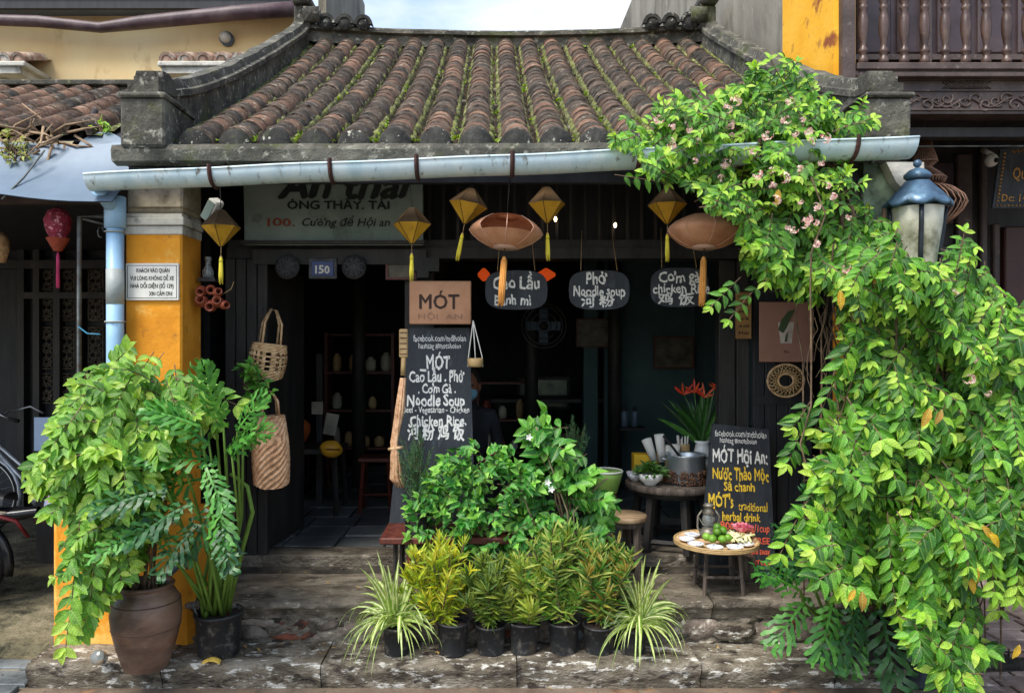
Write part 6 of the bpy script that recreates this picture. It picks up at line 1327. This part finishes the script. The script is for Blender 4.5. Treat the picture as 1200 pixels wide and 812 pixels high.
for i, (x, y, dx, dz, s, k) in enumerate(((262, 500, -.2, 1, .30, 0), (255, 540, -1, .3, .28, 0), (265, 530, .5, .7, .24, 0), (240, 560, -1, -.2, .30, 1), (215, 545, -1, .5, .24, 0), (225, 590, -1, -.5, .30, 2), (255, 590, -.5, -.9, .28, 2), (272, 535, .5, .8, .22, 1), (255, 575, .2, -.7, .26, 0), (230, 615, -.6, -.9, .25, 2), (262, 612, .3, -1, .22, 2), (245, 520, -.6, .8, .26, 0), (278, 505, .5, .9, .22, 0), (195, 575, -1, -.1, .30, 2), (205, 605, -1, -.4, .26, 2), (190, 620, -.9, .1, .24, 1), (165, 625, -.8, -.3, .22, 1), (285, 520, .6, .5, .2, 0), (170, 600, -.8, -.5, .24, 2), (240, 545, .3, -.5, .22, 0), (250, 470, -.1, 1, .18, 0), (235, 500, -.8, .6, .24, 0))):
    dd = R(3.32, 3.62); t = P(x, y, dd); lobed_leaf(ph, pb + Vector((R(-.05, .05), R(-.04, .04), 0)), t, Vector((dx, R(-.7, -.2), dz * .8)), Vector((R(-.3, .3), -.8, .8)), s * .9, k)
b = B(); a = pb + Vector((.04, 0, 0)); b.tube([a, P(285, 640, 3.75), P(296, 600, 3.7), P(290, 570, 3.7), P(270, 555, 3.7)], [.012, .011, .011, .010, .008], 8); part('leaf_stalk', b, m_gst, ph, world=True, label='thick curved bright green stalk arching at the right')
for k in range(9):
    b = B(); a = pb + Vector((R(-.07, .06), R(-.05, .03), 0)); b.tube([a, a + Vector((R(-.03, .03), R(-.02, .02), .14)), a + Vector((R(-.08, .06), R(-.04, .0), .36))], [.011, .010, .007], 7); part('leaf_stalk', b, m_gst, ph, world=True)
b = B(); b.tube([pb + Vector((.05, -.02, 0)), pb + Vector((.06, -.02, .25)), pb + Vector((.08, 0, .55))], .007, 6); part('support_stick', b, m_redwood, ph, world=True)
# lobed plant at the right foot
pr2 = thing('fan_leaf_plant', 'low plant with fan-like deeply cut leaves growing in front of the creeper pot', 'plant', (P(985, 0, 3.8).x, 3.85, .14)); pb = Vector((pr2.location.x, 3.86, .18))
for (x, y, dx, dz, s, k) in ((945, 700, -.7, -.6, .26, 0), (935, 690, -.8, .5, .22, 1), (975, 700, -.3, -.9, .27, 0), (1028, 700, .1, -1, .36, 2), (1010, 705, -.6, -.8, .30, 2), (1045, 708, .9, -.5, .28, 0), (960, 645, -.8, .5, .24, 2), (975, 630, -.4, .9, .26, 2), (950, 660, -1, 0, .24, 2), (985, 660, -.9, .1, .28, 2), (1000, 720, -.2, -1, .24, 0)):
    lobed_leaf(pr2, pb + Vector((R(-.04, .04), R(-.02, .04), 0)), P(x, y, R(3.5, 3.7)), Vector((dx, -.45, dz)), Vector((R(-.2, .2), -.9, .6)), s, k)

# ---- front row: plants in black pots
m_spg = LM('spider_edge_green', ['6f9638', '8eac4a', '9ab858'], .3); m_spc = LM('spider_cream', ['dedca4', 'ece8be', 'd2d490'], .3)
def spider(x, label, n=90, L_=(.24, .38), seed=0, first=True):
    random.seed(seed); root = thing('spider_plant', label, 'potted plant', (x, 3.90, .26), 'spider plants at the ends of the row')
    for i in range(n):
        a = R(0, 2 * pi); el = R(.25, 1.25) if i < n * .85 else R(1.2, 1.5); d = Vector((cos(a) * cos(el), sin(a) * cos(el) - .15, sin(el))); ln = R(*L_)
        part('leaf', blade((R(-.03, .03), R(-.03, .03), R(0, .03)), d, ln, R(.007, .0115), None, R(1.6, 3.0) if el < 1.2 else R(.2, .8), 9, mid=True), [m_spg, m_spc], root)
xs = [(465, .074), (530, .082), (575, .078), (614, .074), (661, .080), (702, .082), (741, .074)]
names = ['black nursery pot under the left spider plant', 'black nursery pot of the yellow croton, second in the row', 'black nursery pot third in the row, under dark mixed foliage', 'black nursery pot at the middle of the row, under the small tufted shrub', 'black nursery pot fifth in the row, with a pale rim at its foot', 'black nursery pot sixth in the row, under the tallest green shrub', 'black nursery pot under the right spider plant']
for (px, r), nm in zip(xs, names): pot(nm, (P(px, 0, 3.90).x, 3.91 + R(-.01, .01), .122), r, R(.125, .16), 'row of black nursery pots on the lower step')
spider(P(462, 0, 3.88).x, 'cream-striped spider plant arching over the left end of the pot row', seed=2)
spider(P(748, 0, 3.88).x, 'cream-striped spider plant arching over the right end of the pot row', seed=9, n=76)
def shrub(name, label, px, top, wid, cols, n=700, ls=(.05, .08), base=.27, W=.13, group='narrow-leaved shrubs in the pot row', cy=3.92, seed=1, stems=9, kind='lance', partn=120, mats=None, spread=.5):
    random.seed(seed); x = P(px, 0, cy).x; root = thing(name, label, 'potted plant', (x, cy, base), group); H = 1.7 + (400 - top) / 900 * cy - base; w = wid / 900 * cy / 2
    ms = mats or [LM(name + '_leaf_' + str(seed), cols, .32)]; vs_ = [leafmesh('leaf', m, W, .3, R(.1, .3), kind) for m in ms]; lv = []; st = B()
    for s in range(stems):
        a = R(0, 2 * pi); rr = w * R(.1, 1) ** .7; tip = Vector((rr * cos(a), rr * .8 * sin(a) - .03, H * R(.3 if s % 2 else .7, 1.02) * (1 - .25 * (rr / w) ** 2))); b0 = Vector((R(-.03, .03), R(-.02, .02), -.02)); ct = (b0 + tip) / 2 + Vector((0, 0, H * .08))
        pts = [b0 * (1 - t) ** 2 + ct * 2 * t * (1 - t) + tip * t * t for t in (0, .2, .4, .6, .8, 1)]; st.tube([p + root.location for p in pts], .0035, 4, cap=False)
        for k in range(n // stems):
            t = R(.04, 1) ** .75; p = b0 * (1 - t) ** 2 + ct * 2 * t * (1 - t) + tip * t * t; q = Vector((R(-1, 1), R(-1, 1), R(-.1, 1.1))).normalized(); d = (q + Vector((0, 0, spread * (t - .35) * 1.5))).normalized()
            lv.append((frame(p + root.location + rv(.008), d, Vector((R(-.5, .5), -1, R(0, 1))), R(*ls)), random.randrange(len(vs_))))
    part('stems', st, m_stem, root, world=True); leafset(root, lv, vs_, partn); return root
shrub('yellow_croton', 'bright yellow and green narrow-leaved croton, second plant in the row', 518, 630, 96, ['c2b820', 'b4c232', '8aa426', '6a8c22', '9aa41e', 'c8b83a'], 1900, (.045, .085), seed=3, stems=26)
shrub('mixed_shrub', 'dark green narrow-leaved shrub third in the row beside the croton', 572, 645, 80, ['2f4a1a', '4a6a22', '76842c', '5a7426'], 1300, (.05, .095), seed=4, stems=20)
shrub('tufted_shrub', 'small yellow-green tufted shrub at the middle of the pot row', 612, 650, 76, ['5a7e22', '86982e', 'aab048', '46701e'], 1200, (.05, .10), seed=5, stems=18)
shrub('green_shrub', 'tall fine-leaved green shrub above the fifth pot of the row', 655, 612, 108, ['35641c', '528426', '86983a', 'a8ac54'], 2100, (.05, .095), seed=6, stems=28)
shrub('green_shrub', 'tall fine-leaved shrub with rusty tips next to the right spider plant', 704, 625, 96, ['2f5e20', '4c7c2a', '84923a', '9a7a30'], 1800, (.05, .095), seed=7, stems=24)
# ---- bushes on the bench behind
def bush(name, label, cat, poly, d0, d1, cols, n, ls, kind='heart', W=(.6, .75), young=None, seed=1, base=None, ln=(.08, .16), grav=.6, npart=300, opp=False, group=None, pairs=5):
    random.seed(seed); cx = sum(p[0] for p in poly) / len(poly); y1 = max(p[1] for p in poly); bl = base or Vector((P(cx, 0, (d0 + d1) / 2).x, (d0 + d1) / 2, .657))
    root = thing(name, label, cat, bl, group); ms = [LM(name + '_leaf', cols, .3), LM(name + '_young', young or cols, .35)]; vs_ = [leafmesh('leaf', ms[0], R(*W), .25, .2, kind), leafmesh('leaf', ms[0], R(*W), .35, .3, kind), leafmesh('leaf', ms[1], R(*W), .3, .2, kind)]; lv = []; st = B()
    for (x, y) in sample(poly, n):
        p = P(x, y, R(d0, d1)); d = Vector(((x - cx) / 120 + R(-.5, .5), R(-.7, .1), R(-.1, .9))); L_ = R(*ln); spray(p - d.normalized() * L_ * .6, d, L_, pairs, R(*ls), lv, st, 3, out=Vector((R(-.4, .4), -.8, R(.5, 1))), grav=grav, young=2 if R(0, 1) < .45 else None, opposite=opp, r=.002, hang=.15)
    for (x, y) in sample(poly, 14): st.tube([bl, (bl + P(x, y, (d0 + d1) / 2)) / 2 + rv(.03), P(x, y, (d0 + d1) / 2)], [.006, .005, .002], 4, cap=False)
    part('twigs', st, m_stem, root, world=True, kind='stuff'); leafset(root, lv, vs_, npart); print(name, len(lv)); return root
bush('round_leaf_bush', 'bushy green plant with small rounded leaves in front of the tall blackboard', 'bush', [(476, 588), (496, 560), (505, 545), (530, 528), (560, 520), (590, 528), (615, 540), (640, 560), (645, 590), (640, 615), (650, 632), (610, 650), (560, 652), (520, 640), (492, 640), (484, 610)], 3.98, 4.30, ['1f5a1c', '2f7826', '458c30', '266a22'], 230, (.04, .07), young=['6aa83c', '86bc4c', '4c9030'], seed=31)
wb = bush('white_flowered_bush', 'airy plant with larger leaves, bare stems and small white flowers beside the green basin', 'bush', [(612, 508), (640, 492), (660, 505), (680, 535), (690, 565), (712, 600), (690, 640), (650, 640), (640, 600), (655, 560), (630, 530)], 4.0, 4.2, ['265c20', '37752a', '4a8a34'], 42, (.075, .105), 'ell', (.5, .6), seed=33, ln=(.1, .18), young=['5c9c38', '78b048'], opp=True, pairs=4, base=Vector((P(665, 0, 4.1).x, 4.1, .655)))
b = B()
for j in range(5): a = j * 1.256; b.add([(0, 0, 0), (-.3, .5, .1), (0, 1, 0), (.3, .5, .1)], [(0, 1, 2, 3)], 0, False, frame(Vector((0, 0, 0)), Vector((cos(a), -.3, sin(a))), Vector((0, -1, 0)), .022))
wfm = b.mesh('white_flower', LM('white_petal', ['e8e8e0', 'f4f4ee'], .3))
for x, y in ((620, 512), (642, 565), (646, 573)): part('white_flower', wfm, None, wb, loc=P(x, y, 3.96) - chain(wb))
b = B(); [b.tube([P(*q, 4.05) for q in pts], .005, 5) for pts in (((640, 650), (605, 560), (622, 540)), ((668, 650), (665, 600), (640, 530), (628, 500)), ((675, 648), (672, 600), (700, 570), (712, 560)))]; part('stem', b, M('pale_stem', ['6a6048', '8a7e62'], 10, .8, .2), wb, world=True)
def conifer(label, px, y0, y1, w, dd, seed):
    random.seed(seed); x = P(px, 0, dd).x; zb = P(0, y1, dd).z; zt = P(0, y0, dd).z; root = thing('dwarf_conifer', label, 'potted shrub', (x, dd, zb), 'feathery dark conifers on the bench'); h = zt - zb; lv = []; st = B(); b = B(); W_ = w / 900 * dd / 2
    for s in range(46):
        a = R(0, 6.28); r0 = W_ * R(.05, .75); t0 = R(0, .35); p = Vector((r0 * .3 * cos(a), r0 * .3 * sin(a), h * t0)); q = Vector((r0 * cos(a) * 1.2, r0 * sin(a), min(h, h * (t0 + R(.3, .65))) * (1 - .15 * r0 / W_))); st.tube([p, q], .0015, 3, cap=False)
        for k in range(46):
            t = k / 46; c = p.lerp(q, t); d = ((q - p).normalized() * .9 + rv(.8)).normalized(); b.add([(-.09, 0, 0), (.09, 0, 0), (0, 1, 0)], [(0, 1, 2)], 0, False, frame(c, d, rv(), R(.018, .03)))
    part('twigs', st, m_stem, root); part('needles', b, LM('needle_green_%d' % seed, ['244c2a', '33663a', '4a8050'], .15, .6), root, kind='stuff')
conifer('feathery dark green conifer left of the tall blackboard base', 488, 488, 592, 54, 4.14, 3); conifer('grey-green feathery conifer in front of the round stool, right of the white flowers', 673, 484, 560, 42, 4.5, 5)
for px, dd, nm, z1 in ((488, 4.15, 'dark pot of the feathery conifer at the left end of the bench', 595), (566, 4.2, 'dark pot hidden under the rounded-leaf bush', 0), (668, 4.18, 'dark pot hidden under the white-flowered plant', 0)):
    o = pot(nm, (P(px, 0, dd).x, dd, .657), .07, .13, 'dark pots on the bench')
o = pot('dark pot of the grey-green conifer, standing on a slim stool', (P(673, 0, 4.5).x, 4.5, .83), .06, .11, None); round_table('slim_stool', 'slim dark stool under the grey-green conifer', (P(673, 0, 4.5).x, 4.5, .342), .08, .486, .02, m_dark, m_dark, .8, 3, .018, .1)
# grit, leaf litter and pebbles on the steps and the street
random.seed(8); b = B(); b2_ = B()
for i in range(520):
    zone = R(0, 1)
    if zone < .35: x, y, z = R(-1.9, 2.1), R(3.84, 4.0), .124
    elif zone < .6: x, y, z = R(-1.5, 1.8), R(4.06, 4.6), .344
    elif zone < .8: x, y, z = R(-2.4, 2.4), R(3.2, 3.74), .006
    else: x, y, z = random.choice((R(-3.2, -2.45), R(2.3, 3.2))), R(3.3, 3.9), .022
    if i % 3: b.blob((x, y, z), (R(.003, .009), R(.003, .008), R(.002, .005)), 5, wob=.2)
    else: m = frame(Vector((x, y, z + .004)), Vector((R(-1, 1), R(-1, 1), R(-.1, .3))), Vector((0, 0, 1)), R(.012, .03)); b2_.add([(-.25, .3, .05), (0, 0, 0), (.25, .4, .08), (0, 1, .05)], [(0, 1, 2, 3)], 0, False, m)
for bb, m, nm, lb_ in ((b, m_rub, 'gravel', 'scattered grit and pebbles on the steps'), (b2_, LM('dry_litter', ['6a4a28', '8a6a38', 'a88a4c', '4c3820'], .1, .7), 'leaf_litter', 'small dry leaf bits scattered over the steps')):
    o = part(nm, bb, m, kind='stuff'); o['label'] = lb_; o['category'] = 'litter'
# small hanging plant by the bags, weeds on the left roof
bush('hanging_sprig', 'small trailing plant with variegated leaves hung between the straw bags and the creeper', 'hanging plant', [(276, 430), (298, 428), (314, 445), (310, 470), (292, 480), (282, 455)], 4.40, 4.5, ['3a7a24', '5a9a34', '8ab04c'], 16, (.05, .075), 'heart', (.55, .7), seed=41, base=P(300, 470, 4.45), npart=200, pairs=4)
bush('roof_weed', 'fresh green weed sprouting among dead twigs on the left porch roof', 'weed', [(108, 150), (122, 138), (130, 152), (112, 162)], 4.15, 4.3, ['6a9a2c', '8ab83c', 'a8c850'], 12, (.02, .035), 'heart', seed=43, base=P(118, 165, 4.2), ln=(.04, .08), npart=60, group='weeds on the left porch roof')
bush('roof_weed', 'yellowish weed clump hanging over the sheet metal at the far left', 'weed', [(0, 160), (25, 155), (36, 175), (20, 195), (4, 190)], 3.95, 4.1, ['7a8a3c', 'a0a858', '8a7a48'], 16, (.02, .04), 'heart', seed=44, base=P(14, 190, 4.05), ln=(.04, .08), npart=60, group='weeds on the left porch roof')
